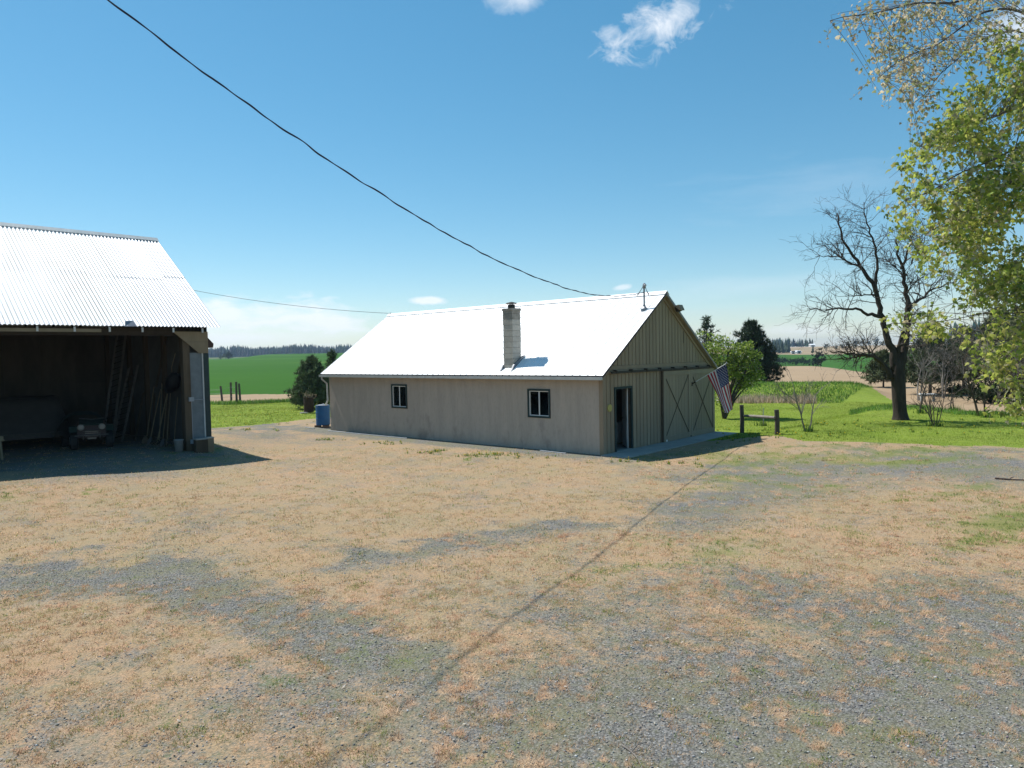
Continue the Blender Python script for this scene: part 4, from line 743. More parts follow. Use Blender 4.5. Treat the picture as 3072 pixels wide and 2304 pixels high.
gd = part('front_guard', MB().tube([(-.25, -1.02, .35), (-.25, -1.08, .66), (.25, -1.08, .66), (.25, -1.02, .35)], .018, 6).tube([(-.5, -1.02, .50), (.5, -1.02, .50)], .018, 6), 'chrome', uv)
for z in (.48, .56, .62): part('grille_bar', MB().box(-.2, .2, -.985, -.965, z-.012, z+.012), 'chrome', uv)
part('plate', MB().box(-.13, .13, -1.03, -1.02, .37, .42), 'chrome', uv); part('handlebar', MB().tube([(-.35, -.5, 1.06), (0, -.42, 1.0), (.38, -.5, 1.03)], .02, 6), 'chrome', uv)
ct = []; nx2, ny2 = 14, 10
for j in range(ny2+1):
    for i in range(nx2+1):
        a = i/nx2*2-1; b = j/ny2; ct.append((a*.95-.25, -.25+b*1.7, max(.25, 1.28*(1-abs(a)**3.2*.75)*(1-.35*(b-.4)**2)-.10*float(vnoise(i*.6, j*.6, 3, 2)))))
part('cover', MB().add(ct, [(j*(nx2+1)+i, j*(nx2+1)+i+1, (j+1)*(nx2+1)+i+1, (j+1)*(nx2+1)+i) for j in range(ny2) for i in range(nx2)]), 'dark_green_cloth', uv, True)
# big shape under a tarp
cp = gpt(60, 1352); cv = thing('covered_trailer', 'large low shape under a black tarp at the left of the shed', 'trailer', cp, R_(36)); ct = []; nx2, ny2 = 18, 12
mat('brown_tarp', (.030, .026, .022), (.04, .034, .03), 4, .8)
for j in range(ny2+1):
    for i in range(nx2+1):
        a = i/nx2*2-1; b = j/ny2*2-1; hgt = 1.75*min(1, (1-abs(a))*3.2+.30)*min(1, (1-abs(b))*4+.25); ct.append((a*1.55, b*1.9+1.5, hgt+.06*float(vnoise(i*.7, j*.7, 8, 2))))
part('tarp', MB().add(ct, [(j*(nx2+1)+i, j*(nx2+1)+i+1, (j+1)*(nx2+1)+i+1, (j+1)*(nx2+1)+i) for j in range(ny2) for i in range(nx2)]), 'brown_tarp', cv, True)
for s_ in (-1, 1): part('wheel', MB().tube([(s_*1.25, .1, .32), (s_*1.45, .1, .32)], .32, 16), 'rubber', cv)
part('bumper', MB().box(-1.2, 1.2, -.46, -.40, .42, .60), 'dark_steel', cv)
tp = gpt(2, 1378); ts = thing('wooden_trestle', 'weathered wooden trestle at the far left edge of the shed opening', 'trestle', tp, SYAW)
part('top_board', MB().box(-.75, .10, -.12, .12, .58, .62), 'tan_board', ts); part('top_board', MB().box(-.75, .08, -.10, .10, .625, .72), 'tan_board', ts)
for x in (-.6, .0):
    for s_ in (-1, 1): part('leg', MB().beam((x, s_*.22, 0), (x, s_*.05, .58), .07, .05, (1, 0, 0)), 'tan_board', ts)
# ---------------------------------------------------------------- barrels, posts, rail
mat('blue_plastic', (.010, .115, .30), (.008, .09, .25), 4, .45, spots=((.05, .20, .38), 6, .66, .5)); mat('rusty', (.060, .028, .020), (.035, .018, .014), 6, .9, bump=.4, spots=((.11, .045, .022), 9, .6, .7)); mat('brick_old', (.20, .13, .09), (.14, .10, .08), 9, .9)
def drum(o, m_, r, hgt, z0=0.):
    p = [(r*.96, z0), (r, z0+.02)]
    for k in (.33, .66): p += [(r, z0+hgt*(k-.03)), (r*1.035, z0+hgt*k), (r, z0+hgt*(k+.03))]
    return part('drum', MB().lathe(p+[(r, z0+hgt-.03), (r*1.03, z0+hgt-.015), (r*1.03, z0+hgt), (r*.94, z0+hgt), (r*.93, z0+hgt-.02)], 28), m_, o, False)
bq = gpt(970, 1283); bq = bq+np.array([bq[0], bq[1], 0])/np.hypot(*bq[:2])*.30; bq[2] = gz(bq[0], bq[1])
bb = thing('rain_barrel', 'blue plastic barrel on bricks under the workshop downspout', 'barrel', bq); drum(bb, 'blue_plastic', .325, .92, .10); part('lid', MB().lathe([(.30, 1.02), (.30, 1.045), (.10, 1.07), (.09, 1.07)], 24), 'grey_steel', bb); part('bung', MB().lathe([(.04, 1.07), (.04, 1.10), (.03, 1.11)], 10, (.02, .05)), 'pvc', bb); part('hoop', MB().lathe([(.33, .985), (.337, .99), (.337, 1.005), (.33, 1.01)], 24), 'blue_plastic', bb)
for i, (dx, dy, lb) in enumerate(((-.22, -.12, 'dark brick under the left side of the blue barrel'), (.17, -.22, 'brown brick under the front of the blue barrel'), (.08, .2, 'brick under the rear of the blue barrel'))):
    o = thing('brick', lb, 'brick', (bq[0]+dx, bq[1]+dy, float(gz(bq[0]+dx, bq[1]+dy))), .3*i, 'bricks under the blue barrel'); part('brick_body', MB().box(-.14, .14, -.09, .09, -.02, .095), 'brick_old', o)
    part('frog', MB().box(-.09, .09, -.045, .045, .0951, .0985), 'brick_old', o)
rq = gpt(923, 1240); rq[1] += .28; rq[2] = gz(rq[0], rq[1]); rb = thing('burn_barrel', 'rusty dark brown steel drum on the grass behind the blue barrel', 'barrel', rq); drum(rb, 'rusty', .29, .88, .05)
rr_ = rng.normal(0, 1, (40, 3)); tw = MB()
for i in range(34): a = rng.uniform(0, 6.28); r_ = rng.uniform(0, .24); p0 = np.array([r_*math.cos(a), r_*math.sin(a), .75]); tw.tube([p0, p0+np.array([rng.normal(0, .10), rng.normal(0, .10), .25]), p0+np.array([rng.normal(0, .25), rng.normal(0, .25), rng.uniform(.3, .62)])], [.008, .007, .004], 3, False)
part('dry_brush', tw, 'handle_wood', rb)
for dx, lb in ((-.3, 'grey stone slab at the left foot of the rusty drum'), (-.12, 'grey stone slab in front of the rusty drum')):
    o = thing('flat_stone', lb, 'stone', (rq[0]+dx, rq[1]-.38-dx*.3, float(gz(rq[0]+dx, rq[1]-.38))), dx*3); part('slab', MB().prism([(-.16, -.1), (.12, -.13), (.2, .03), (.05, .12), (-.14, .08)], 'z', -.03, .075), 'concrete', o)
mat('weathered', (.115, .095, .075), (.075, .062, .05), 5, .92, bump=.5, bscale=30, stretch=(1, 1, .12), rand=.12); mat('grey_wood', (.24, .215, .185), (.16, .145, .125), 5, .92, bump=.5, bscale=30, stretch=(.3, 1, .3), rand=.1); mat('wire_metal', (.16, .16, .17), (.12, .12, .13), 8, .5, .6)
PO = [(667, 1203, 1158, 'short leaning fence post at the left end of the wire fence'), (694, 1204, 1147, 'fence post second from the left in the wire fence'), (710, 1210, 1145, 'tallest darkest fence post standing nearest'), (721, 1206, 1150, 'rightmost post of the wire fence beside the tallest one')]
tops = []
for i, (x, y, yt, lb) in enumerate(PO):
    p = gpt(x, y); hgt = (y-yt)/F*p[1]; o = thing('fence_post', lb, 'fence post', p, 0, 'posts of the wire fence'); ln = [-.10, .0, .02, -.06][i]; r_ = .085
    part('post', MB().tube([(0, 0, -.2), (ln*.5, 0, hgt*.5), (ln, 0, hgt)], [r_, r_*.95, r_*.9], 9), 'weathered', o); part('wire_staple', MB().tube([(ln*.6-.1, -.09, hgt*.6), (ln*.6+.1, -.09, hgt*.6)], .012, 5), 'wire_metal', o); tops.append((p, hgt))
wf = thing('wire_fence', 'thin strands of wire between the fence posts beyond the driveway', 'fence', tops[0][0])
for k in (.25, .5, .75):
    pts = [tops[0][0]+np.array([-8, 1.5, .9*k+.1])]+[p+np.array([0, -.09, h_*k]) for p, h_ in tops]; pts = [p-tops[0][0] for p in pts]; part('strand', MB().tube(pts, .008, 4), 'wire_metal', wf)
hl_, hr_ = gpt(2226, 1298), gpt(2331, 1304); hrail = thing('hitching_rail', 'two weathered posts joined by one log rail on the lawn', 'rail', hl_)
for p, t in ((hl_, 1218), (hr_, 1226)): hgt = (1300-t)/F*p[1]*1.02; d = p-hl_; part('post', MB().tube([d+np.array([0, 0, -.2]), d+np.array([.01, 0, hgt*.5]), d+np.array([-.012, 0, hgt])], [.088, .085, .08], 10), 'weathered', hrail)
d = hr_-hl_; part('log', MB().tube([np.array([.07, -.02, .66]), d*.35+np.array([0, -.02, .645]), d*.7+np.array([0, -.02, .615]), d+np.array([-.07, -.02, .60])], [.05, .055, .058, .05], 9), 'grey_wood', hrail)
# ---------------------------------------------------------------- wires
mat('cable', (.012, .02, .06), (.02, .028, .07), 8, .6)
wpts = np.array([(-12.6, 3.3, 14.3), (-9.6, 5.93, 11.75), (-6.6, 8.55, 9.25), (-5.27, 9.71, 8.12), (-4.9, 10.01, 7.81), (-4.54, 10.3, 7.51), (-3.6, 11.32, 6.91), (-2.44, 12.68, 6.25), (-.95, 14.77, 5.64), (.56, 17.1, 5.16), (2.62, 20.83, 4.91), tuple(LW(MX, MY, 5.32))])
tt = np.linspace(0, 1, 320); kk = np.linspace(0, 1, len(wpts)); dl2 = np.concatenate([[0], np.cumsum(np.linalg.norm(np.diff(wpts, axis=0), axis=1))]); dl2 /= dl2[-1]
cf = [np.polyfit(dl2, wpts[:, k], 5) for k in range(3)]; wp = np.stack([np.polyval(c, tt) for c in cf], 1); wp[-1] = wpts[-1]
c0 = wp[-1].copy(); pw_ = thing('power_line', 'dark twisted power cable dropping from the upper left to the workshop mast', 'cable', c0)
nseg = 900; t2 = np.linspace(0, 1, nseg); base = np.stack([np.interp(t2, tt, wp[:, k]) for k in range(3)], 1); ph = t2*26*2*math.pi*.9
for s_ in (0, math.pi):
    off = np.stack([np.cos(ph+s_)*.006*.74, np.cos(ph+s_)*-.006*.66, np.sin(ph+s_)*.006], 1); kn = np.stack([vnoise(t2*70+k*9, t2*0, 5+k, 2)-.5 for k in range(3)], 1)*.035*np.minimum(1, (1-t2)*20)[:, None]; part('strand', MB().tube(base+off+kn-c0, .0088, 6), 'cable', pw_, True)
e1 = LW(XB+.15, GW/2, rz_+.06); e0 = SW(-.1, SYR+.4, 6.0); e0 = atd(330, 815, 38.); mid = (e0+e1)/2+np.array([0, 0, -.75]); tl = thing('overhead_wire', 'thin wire running from the shed to the far end of the workshop ridge', 'wire', e1)
part('strand', MB().tube([(1-t)**2*e0+2*t*(1-t)*mid+t*t*e1-e1 for t in np.linspace(0, 1, 24)], .010, 5), 'cable', tl); part('end_clamp', MB().tube([(0, 0, -.03), (0, 0, .04)], .02, 6), 'grey_steel', tl)
def utility_pole(label, p, top, arm):
    o = thing('utility_pole', label, 'pole', p); hh_ = top-p[2]; part('shaft', MB().tube([(0, 0, -.5), (0, 0, hh_*.5), (0, 0, hh_+.4)], [.16, .14, .11], 10), 'weathered', o); part('crossarm', MB().beam(-arm*.9+np.array([0, 0, hh_+.1]), arm*.9+np.array([0, 0, hh_+.1]), .10, .12), 'weathered', o)
    for k in (-.75, 0, .75): part('insulator', MB().lathe([(.03, 0), (.05, .04), (.03, .10), (.045, .13)], 8), 'grey_steel', o).location = tuple(arm*k+np.array([0, 0, hh_+.16+(.3 if k == 0 else 0)]))
q = wp[0].copy(); utility_pole('weathered utility pole carrying the dark power cable', np.array([q[0], q[1]-.15, float(gz(q[0], q[1]))]), q[2]-.1, np.array([.7, -.7, 0])); q = e0.copy(); utility_pole('weathered utility pole behind the open shed', np.array([q[0], q[1]+.14, float(gz(q[0], q[1]))]), q[2]-.5, np.array([.7, .7, 0]))
# ---------------------------------------------------------------- trees
mat('locust_bark', (.055, .040, .030), (.028, .021, .016), 9, .95, bump=.9, bscale=22, stretch=(1, 1, .22)); mat('twig', (.085, .065, .055), (.06, .045, .04), 5, .9); mat('grey_twig', (.21, .185, .16), (.14, .125, .11), 6, .9); mat('pine_bark', (.085, .055, .040), (.05, .034, .026), 7, .95); mat('maple_bark', (.075, .062, .055), (.05, .042, .038), 7, .9, bump=.4)
vmat('needle', .75, .12, .15); vmat('leaf', .55, .55, .35)
V3 = np.array
def rv(s=1.): return rng.normal(0, s, 3)
def curve(p0, d, ln, n, wander=.18, grav=0.):
    pts = [V3(p0, float)]; d = d/np.linalg.norm(d)
    for i in range(n): d = d+rv(wander)+V3([0, 0, grav]); d = d/np.linalg.norm(d); pts.append(pts[-1]+d*ln/n)
    return pts, d
def grow(mb, p0, d, ln, r, depth, tips, kids=(3, 5), wander=.16, grav=.03, spread=.75, shrink=.62, rmin=.006, sides=4):
    n = 4; pts, de = curve(p0, d, ln, n, wander, grav); rad = np.linspace(r, max(r*.45, rmin*.7), n+1)
    mb.tube(pts, rad, sides if r > .03 else 3, False); tips.append(pts[-1])
    if depth <= 0: return
    for k in range(rng.integers(kids[0], kids[1]+1)):
        t = rng.uniform(.25, 1.0); i = min(int(t*n), n-1); q = pts[i]+(pts[i+1]-pts[i])*(t*n-i); dd = (pts[i+1]-pts[i]); dd = dd/np.linalg.norm(dd); s_ = rv(); s_ -= dd*(s_@dd); s_ /= np.linalg.norm(s_)
        grow(mb, q, dd*math.cos(spread)+s_*math.sin(spread)*rng.uniform(.6, 1.1), ln*shrink*rng.uniform(.7, 1.15), max(rmin, r*.45), depth-1, tips, kids, wander, grav, spread, shrink, rmin, sides)
def res(pts, n):
    """smooth resample of a guided path"""
    pts = np.array(pts, float); L_ = np.concatenate([[0], np.cumsum(np.linalg.norm(np.diff(pts, axis=0), axis=1))]); t = np.linspace(0, L_[-1], n); P_ = np.stack([np.interp(t, L_, pts[:, k]) for k in range(3)], 1)
    for _ in range(2): P_[1:-1] = (P_[:-2]+2*P_[1:-1]+P_[2:])/4
    return P_
def tree_root(name, label, p, cat='tree', group=None): return thing(name, label, cat, p, 0, group)
def shift(mb, o): mb.v = [(a-o[0], b-o[1], c-o[2]) for a, b, c in mb.v]; return mb
# big bare tree
tb_ = gpt(2702, 1259); LD = tb_[1]; TR = tree_root('bare_tree', 'big dark bare tree with forked trunk standing on the lawn', tb_)
def lp(x, y, dz=0.): return atd(x, y, LD+dz)
k_ = LD/F; trunk = MB(); trunk.tube(res([tb_+V3([0, 0, -.25]), lp(2702, 1262), lp(2700, 1235), lp(2697, 1190), lp(2694, 1150), lp(2692, 1110), lp(2693, 1075)], 16), np.interp(np.linspace(0, 1, 16), [0, .10, .16, .3, .7, .88, 1], [.42, .38, .30, .27, .30, .26, .12])*.86, 16)
trunk.v = [(x+.022*math.sin(9*math.atan2(y-tb_[1], x-tb_[0])+z*1.3), y+.022*math.cos(7*math.atan2(y-tb_[1], x-tb_[0])+z), z) for x, y, z in trunk.v]
part('trunk', shift(trunk, tb_), 'locust_bark', TR, True)
LIMBS = [([(2685, 1110), (2676, 1050), (2659, 998), (2642, 936), (2627, 868), (2608, 835), (2581, 796), (2553, 762), (2533, 728), (2518, 680), (2512, 640)], [.24, .045], .3), ([(2627, 872), (2630, 810), (2632, 757), (2613, 704), (2598, 650), (2592, 606)], [.11, .03], .5),
         ([(2640, 950), (2606, 945), (2577, 926), (2528, 926), (2470, 931), (2421, 927)], [.11, .025], -.6), ([(2581, 800), (2543, 781), (2509, 771), (2446, 770)], [.07, .02], .2), ([(2626, 886), (2591, 887), (2536, 889)], [.06, .02], -.8),
         ([(2700, 1110), (2710, 1040), (2719, 1000), (2724, 940), (2724, 888), (2712, 839), (2704, 801), (2694, 762), (2688, 715)], [.27, .05], .6), ([(2695, 1090), (2700, 1030), (2712, 985), (2722, 945)], [.17, .10], -.3), ([(2704, 805), (2716, 772), (2731, 733), (2745, 690)], [.08, .025], .9), ([(2728, 925), (2770, 888), (2803, 866), (2847, 849), (2887, 848)], [.10, .022], .4),
         ([(2672, 1135), (2649, 1085), (2620, 1069), (2581, 1066), (2538, 1061), (2490, 1053)], [.19, .035], -.5), ([(2590, 1067), (2560, 1074), (2537, 1078), (2525, 1070)], [.07, .03], -.6), ([(2610, 1067), (2609, 1050)], [.05, .03], -.5), ([(2722, 960), (2745, 940), (2758, 925)], [.06, .02], -.4), ([(2720, 880), (2735, 850), (2738, 830)], [.05, .02], -.4),
         ([(2735, 790), (2760, 740), (2775, 690)], [.05, .015], .6), ([(2712, 840), (2690, 800), (2665, 790), (2640, 770)], [.05, .015], 1.), ([(2722, 1000), (2740, 1010), (2752, 1035)], [.05, .02], -.7)]
tips = []
for pts, (ra, rb_), dz in LIMBS:
    P_ = res([lp(x, y, dz*i/len(pts)) for i, (x, y) in enumerate(pts)], 3*len(pts)); P_[1:-1] += rng.normal(0, .03, P_[1:-1].shape); lm = MB(); n = len(P_); lm.tube(P_, np.interp(np.linspace(0, 1, n), [0, .25, 1], [ra*.70, ra*.48, rb_*.5]), 9 if ra > .1 else 6)
    part('limb', shift(lm, tb_), 'locust_bark', TR, True)
    tw = MB(); Ln = np.linalg.norm(P_[-1]-P_[0]); big = ra > .1
    for k in range(int(6+Ln*(4.4 if big else 5.6))):
        t = rng.uniform(.30 if big else .1, 1.0)**.8; i = min(int(t*(n-1)), n-2); q = P_[i]; dd = P_[i+1]-P_[i]; dd = dd/np.linalg.norm(dd); s_ = rv(); s_[1] *= .8; s_[2] += .25; s_ -= dd*(s_@dd); s_ /= np.linalg.norm(s_)
        grow(tw, q, dd*.55+s_*.8, rng.uniform(.45, 1.25), max(.012, .024*(1.1-t)+.006), 2, tips, (2, 4), .22, .03, .8, .60, .0048)
    tag(part('twigs', shift(tw, tb_), 'twig', TR), kind='stuff')
# foreground leafy maple: trunk out of frame to the right
MT = V3([11.6, 13.2, 0.]); MT[2] = gz(MT[0], MT[1]); mp_ = tree_root('maple_tree', 'leafy maple reaching in from the right with yellow green young leaves', MT)
tk_ = MB(); tk_.tube([MT+V3([0, 0, -.2]), MT+V3([-.05, 0, 1.5]), MT+V3([-.1, -.1, 4.]), MT+V3([-.2, -.1, 7.5]), MT+V3([-.1, -.2, 11.])], [.5, .38, .33, .22, .10], 14); part('trunk', shift(tk_, MT), 'maple_bark', mp_, True)
ML = [(9.2, [(3060, 10, 11.6), (2960, 42, 11.2), (2880, 90, 10.9), (2800, 130, 10.8), (2720, 170, 10.7), (2640, 230, 10.6)], .05), (9.8, [(3100, -60, 11.2), (2960, -10, 10.6), (2830, 8, 10.4), (2700, 22, 10.3), (2560, 50, 10.3), (2490, 62, 10.2)], .055), (8.6, [(3080, 80, 12.0), (2960, 110, 11.8), (2860, 170, 11.6), (2790, 240, 11.5), (2740, 310, 11.4)], .04),
      (7.2, [(3100, 285, 11.8), (2990, 340, 11.4), (2900, 400, 11.1), (2840, 432, 11.0), (2760, 440, 10.9)], .06), (6.6, [(3100, 420, 10.8), (2980, 470, 10.6), (2880, 540, 10.4), (2780, 590, 10.3), (2690, 620, 10.2)], .05), (5.8, [(3100, 470, 11.4), (3020, 570, 11.3), (2950, 610, 11.2), (2880, 650, 11.1), (2800, 690, 11.), (2740, 720, 11.)], .07), (5.2, [(3100, 560, 12.2), (3000, 640, 12.1), (2900, 720, 12.), (2820, 770, 12.)], .05),
      (4.2, [(3100, 800, 11.2), (3000, 830, 11.), (2940, 880, 10.8), (2890, 940, 10.8)], .04), (4.0, [(3100, 930, 10.6), (2960, 940, 10.5), (2860, 955, 10.4), (2770, 958, 10.4), (2670, 972, 10.3)], .022), (3.8, [(3100, 960, 11.5), (3010, 1010, 11.4), (2950, 1070, 11.3), (2900, 1110, 11.3)], .03), (3.6, [(3120, 1060, 11.), (3040, 1100, 11.), (2990, 1170, 10.9), (2950, 1235, 10.9)], .02)]
skel = []
for z0, pts, r_ in ML:
    P_ = res([MT+V3([-.1, -.1, z0*.72+.2])]+[atd(*p) for p in pts], 34); P_[8:-1] += rng.normal(0, .06, P_[8:-1].shape)
    for _ in range(2): P_[7:-1] = (P_[6:-2]+2*P_[7:-1]+P_[8:])/4
    lm = MB(); lm.tube(P_, np.interp(np.linspace(0, 1, 34), [0, .35, 1], [r_*1.5, r_*.55, .004]), 7); part('limb', shift(lm, MT), 'maple_bark', mp_, True); skel.append(P_[8:])
skel = np.vstack(skel)
def inpoly(x, y, pg):
    c = np.zeros(len(x), bool); j = len(pg)-1
    for i in range(len(pg)):
        xi, yi = pg[i]; xj, yj = pg[j]; c ^= ((yi > y) != (yj > y)) & (x < (xj-xi)*(y-yi)/(yj-yi+1e-9)+xi); j = i
    return c
REG = [([(2500, 70), (2560, 10), (2700, -60), (3200, -60), (3200, 200), (2960, 190), (2830, 150), (2790, 330), (2720, 380), (2690, 290), (2600, 270), (2520, 180)], 215, 1), ([(2740, 420), (2830, 330), (2900, 260), (3040, 130), (3200, 130), (3200, 850), (2900, 830), (2760, 780), (2690, 690), (2610, 625), (2690, 560), (2700, 450)], 520, 0), ([(2880, 850), (3200, 830), (3200, 1190), (2960, 1150), (2890, 1090), (2900, 960)], 165, 0), ([(2640, 950), (2760, 935), (2850, 960), (2830, 1000), (2700, 990)], 16, 0), ([(2860, 700), (3200, 700), (3200, 900), (2900, 890)], 70, 0), ([(2930, 1140), (3200, 1140), (3200, 1265), (2960, 1250)], 22, 0)]
lob = [(0, 0), (.16, .05), (.42, -.02), (.36, .18), (.52, .42), (.26, .46), (.20, .60), (0, 1.0), (-.20, .60), (-.26, .46), (-.52, .42), (-.36, .18), (-.42, -.02), (-.16, .05)]
leafV = np.array([(x, y, -.10*abs(x)*2-.12*y*y) for x, y in lob]+[(0, .32, .02)]); nl = len(lob); leafF = np.array([(nl, i, (i+1) % nl) for i in range(nl)])
LP_, LM_, LC_ = [], [], []; twm = MB()
for pg, cnt, tan in REG:
    xs_ = [p[0] for p in pg]; ys_ = [p[1] for p in pg]; got = 0
    X = rng.uniform(min(xs_), max(xs_), cnt*6); Y = rng.uniform(min(ys_), max(ys_), cnt*6); ok = inpoly(X, Y, pg); dn = vnoise(X*.012, Y*.012, 91, 3); ok &= rng.uniform(0, 1, len(X)) < np.clip((dn-.30)*3.2, .05, 1); X = X[ok][:cnt]; Y = Y[ok][:cnt]
    if tan:   # clusters out to the branch ends
        ex = [(x_+rng.normal(0, 22), y_+rng.normal(12, 20)) for _, pts, _ in ML[:3] for x_, y_, _ in pts[2:] for _ in range(3)]; X = np.concatenate([X, [e[0] for e in ex]]); Y = np.concatenate([Y, [e[1] for e in ex]])
    for x, y in zip(X, Y):
        q = atd(x, y, rng.uniform(9.9, 12.4)); i = rng.choice(np.argpartition(((skel-q)**2).sum(1), 7)[:7]); a = skel[i]; ln = np.linalg.norm(q-a)
        if ln > 1.9: q = a+(q-a)/ln*1.9
        m_ = (a+q)/2+V3([0, 0, .10*ln])+rv(.06); c = [a*(1-t)**2+2*m_*t*(1-t)+q*t*t for t in np.linspace(0, 1, 6)]; end = q+V3([rng.normal(0, .08), rng.normal(0, .08), -rng.uniform(.08, .28)]); c.append(end); twm.tube(c, np.linspace(.0045, .002, 7), 3, False)
        n_ = rng.integers(13, 21) if not tan else rng.integers(8, 16)
        for k in range(n_):
            t = rng.uniform(.55, 1.05); p = c[min(int(t*6), 5)]+(c[6]-c[5])*rng.uniform(0, 1)*(t > .9)+rv(.055); LP_.append(p); s_ = rng.uniform(.052, .095)*(1. if not tan else .76)
            yv = V3([rng.normal(0, .6), rng.normal(0, .6), -.75]); yv /= np.linalg.norm(yv); zv = V3([rng.normal(0, .5), rng.normal(-.1, .5), 1.]); xv = np.cross(yv, zv); xv /= np.linalg.norm(xv); zv = np.cross(xv, yv); LM_.append(np.stack([xv, yv, zv], 1)*s_)
            LC_.append(np.array([(.33, .41, .07), (.41, .47, .085), (.24, .33, .06), (.48, .50, .11), (.15, .21, .05), (.46, .44, .13), (.40, .39, .24)][rng.integers(0, 7)] if not tan else [(.50, .42, .27), (.42, .38, .20), (.58, .50, .35), (.38, .40, .16), (.33, .27, .19)][rng.integers(0, 5)])*rng.uniform(.8, 1.2))
LP_ = np.array(LP_); LM_ = np.array(LM_); LC_ = np.array(LC_); tag(part('twigs', shift(twm, MT), 'grey_twig', mp_), kind='stuff')
lx, ly_, lz = proj(LP_); sz_ = np.linalg.norm(LM_[:, :, 1], axis=1)/lz; vis = (lx > 10) & (lx < 3060) & (ly_ > 5) & (ly_ < 2290); order = np.argsort(-np.where(vis, sz_, 0)); first = order[:300]; rest = order[300:]
LCOL = [(.32, .38, .08), (.42, .46, .11), (.22, .28, .065), (.46, .43, .20), (.46, .39, .23)]; leaf_me = []
for c in LCOL: me = fast_mesh(leafV, leafF, np.repeat([c], len(leafV), 0)); me.materials.append(MATS['leaf']); leaf_me.append(me)
for i in first:
    k = int(np.argmin(((np.array(LCOL)-LC_[i])**2).sum(1))); o = link('leaf', leaf_me[k], None, mp_); R3 = LM_[i]; p = LP_[i]-MT; o.matrix_local = Matrix(((*R3[0], p[0]), (*R3[1], p[1]), (*R3[2], p[2]), (0, 0, 0, 1)))
vv = np.einsum('nij,kj->nki', LM_[rest], leafV)+LP_[rest][:, None, :]-MT; nv = len(leafV)
tag(link('foliage', fast_mesh(vv.reshape(-1, 3), (leafF[None]+nv*np.arange(len(rest))[:, None, None]).reshape(-1, 3), np.repeat(LC_[rest], nv, 0)), 'leaf', mp_), kind='stuff')
# pines
def spikes(cent, ln, wd, n, cols, up=.25):
    """needle tufts: n thin triangles round each centre"""
    m = len(cent); d = rng.normal(0, 1, (m, n, 3)); d[..., 2] += up; d /= np.linalg.norm(d, axis=-1, keepdims=True); s_ = np.cross(d, rng.normal(0, 1, (m, n, 3))); s_ /= np.linalg.norm(s_, axis=-1, keepdims=True)
    L_ = ln*rng.uniform(.6, 1.2, (m, n, 1)); c = cent[:, None, :]; Vv = np.stack([c-s_*wd/2, c+s_*wd/2, c+d*L_], 2).reshape(-1, 3); cl = np.repeat(np.clip(cols*rng.uniform(.75, 1.25, (m, 1)), 0, 1), n*3, 0); return Vv, np.arange(len(Vv)).reshape(-1, 3), cl
def pine(label, p, H, R0, col=(.045, .075, .028), tuft=.22, nb=80, low=.12, group='pines', gap=0., ntf=12, name='pine_tree'):
    o = tree_root(name, label, p, 'tree', group); t = MB(); t.tube([(0, 0, -.2), (.02, 0, H*.4), (rng.normal(0, .04)*H*.2, 0, H*.97)], [H*.022+.02, H*.016+.01, .012], 8); part('trunk', t, 'pine_bark', o, True); br = MB(); cent = []
    for k in range(nb):
        f = low+(1-low)*(k+.5)/nb; z = H*f; r = R0*(1-f)**.75*(.75+.5*rng.uniform())*min(1, .55+f*2.2)+.10; a = k*2.4+rng.normal(0, .4); up = .15+.5*f; e = V3([math.cos(a)*r, math.sin(a)*r, z+r*up*rng.uniform(.3, 1.)]); b = V3([0, 0, z]); m_ = (b+e)/2+V3([0, 0, -r*.08]); br.tube([b, m_, e], [.02, .014, .006], 3, False)
        for j in range(max(3, int(r/(tuft*.55)))): tt_ = rng.uniform(.35, 1.02); cent.append(b*(1-tt_)+e*tt_+rv(tuft*.35))
    cent.append(V3([0, 0, H*.98])); cent = np.array(cent); part('branches', br, 'pine_bark', o); c = np.repeat([col], len(cent), 0)*np.where(rng.uniform(0, 1, (len(cent), 1)) < .25, 1.5, 1.)
    tag(link('crown', fast_mesh(*spikes(cent, tuft, tuft*.20, ntf, c)), 'needle', o), kind='stuff'); return o
def at_base(x, y, r): q = atd(x, y, r); q[2] = gz(q[0], q[1]); return q
def tall(p, ytop): return CH-(ytop-hor(1536+F*p[0]/p[1]))/F*p[1]-p[2]
p = at_base(938, 1190, 46); pine('young pine behind the rusty drum by the workshop corner', p, tall(p, 1078), 1.75, (.085, .115, .055), .26, 170, .05, ntf=14)
p = at_base(1000, 1180, 52); pine('pine top peeking over the left eave of the workshop roof', p, tall(p, 1056), .8, (.055, .08, .035), .26, 90, .05)
p = at_base(2256, 1148, 62); pine('dark dense conifer right of the workshop behind the blossoming tree', p, tall(p, 970), 2.6, (.030, .050, .024), .34, 230, .04, ntf=16)
p = at_base(2122, 1150, 60); pine('slim conifer top showing above the workshop roof edge', p, tall(p, 958), 1.5, (.035, .06, .03), .34, 80, .05)
for x, y, r, yt, R0, c, lb in ((2790, 1205, 46, 985, 2.1, (.075, .095, .048), 'bushy pine just right behind the big bare tree'), (2890, 1205, 50, 990, 2.2, (.08, .10, .05), 'bushy pine second to the right of the big bare tree'), (2650, 1165, 56, 1060, 1.6, (.085, .105, .05), 'low pine left behind the big bare trunk'), (2990, 1200, 46, 930, 2.3, (.07, .09, .045), 'tall pine behind the right hand maple leaves'), (3080, 1210, 44, 900, 2.4, (.07, .088, .045), 'pine at the right picture edge behind the saplings')):
    p = at_base(x, y, r); pine(lb, p, tall(p, yt), R0, c, .36, 130, .16, 'pines at the lawn edge', ntf=13)
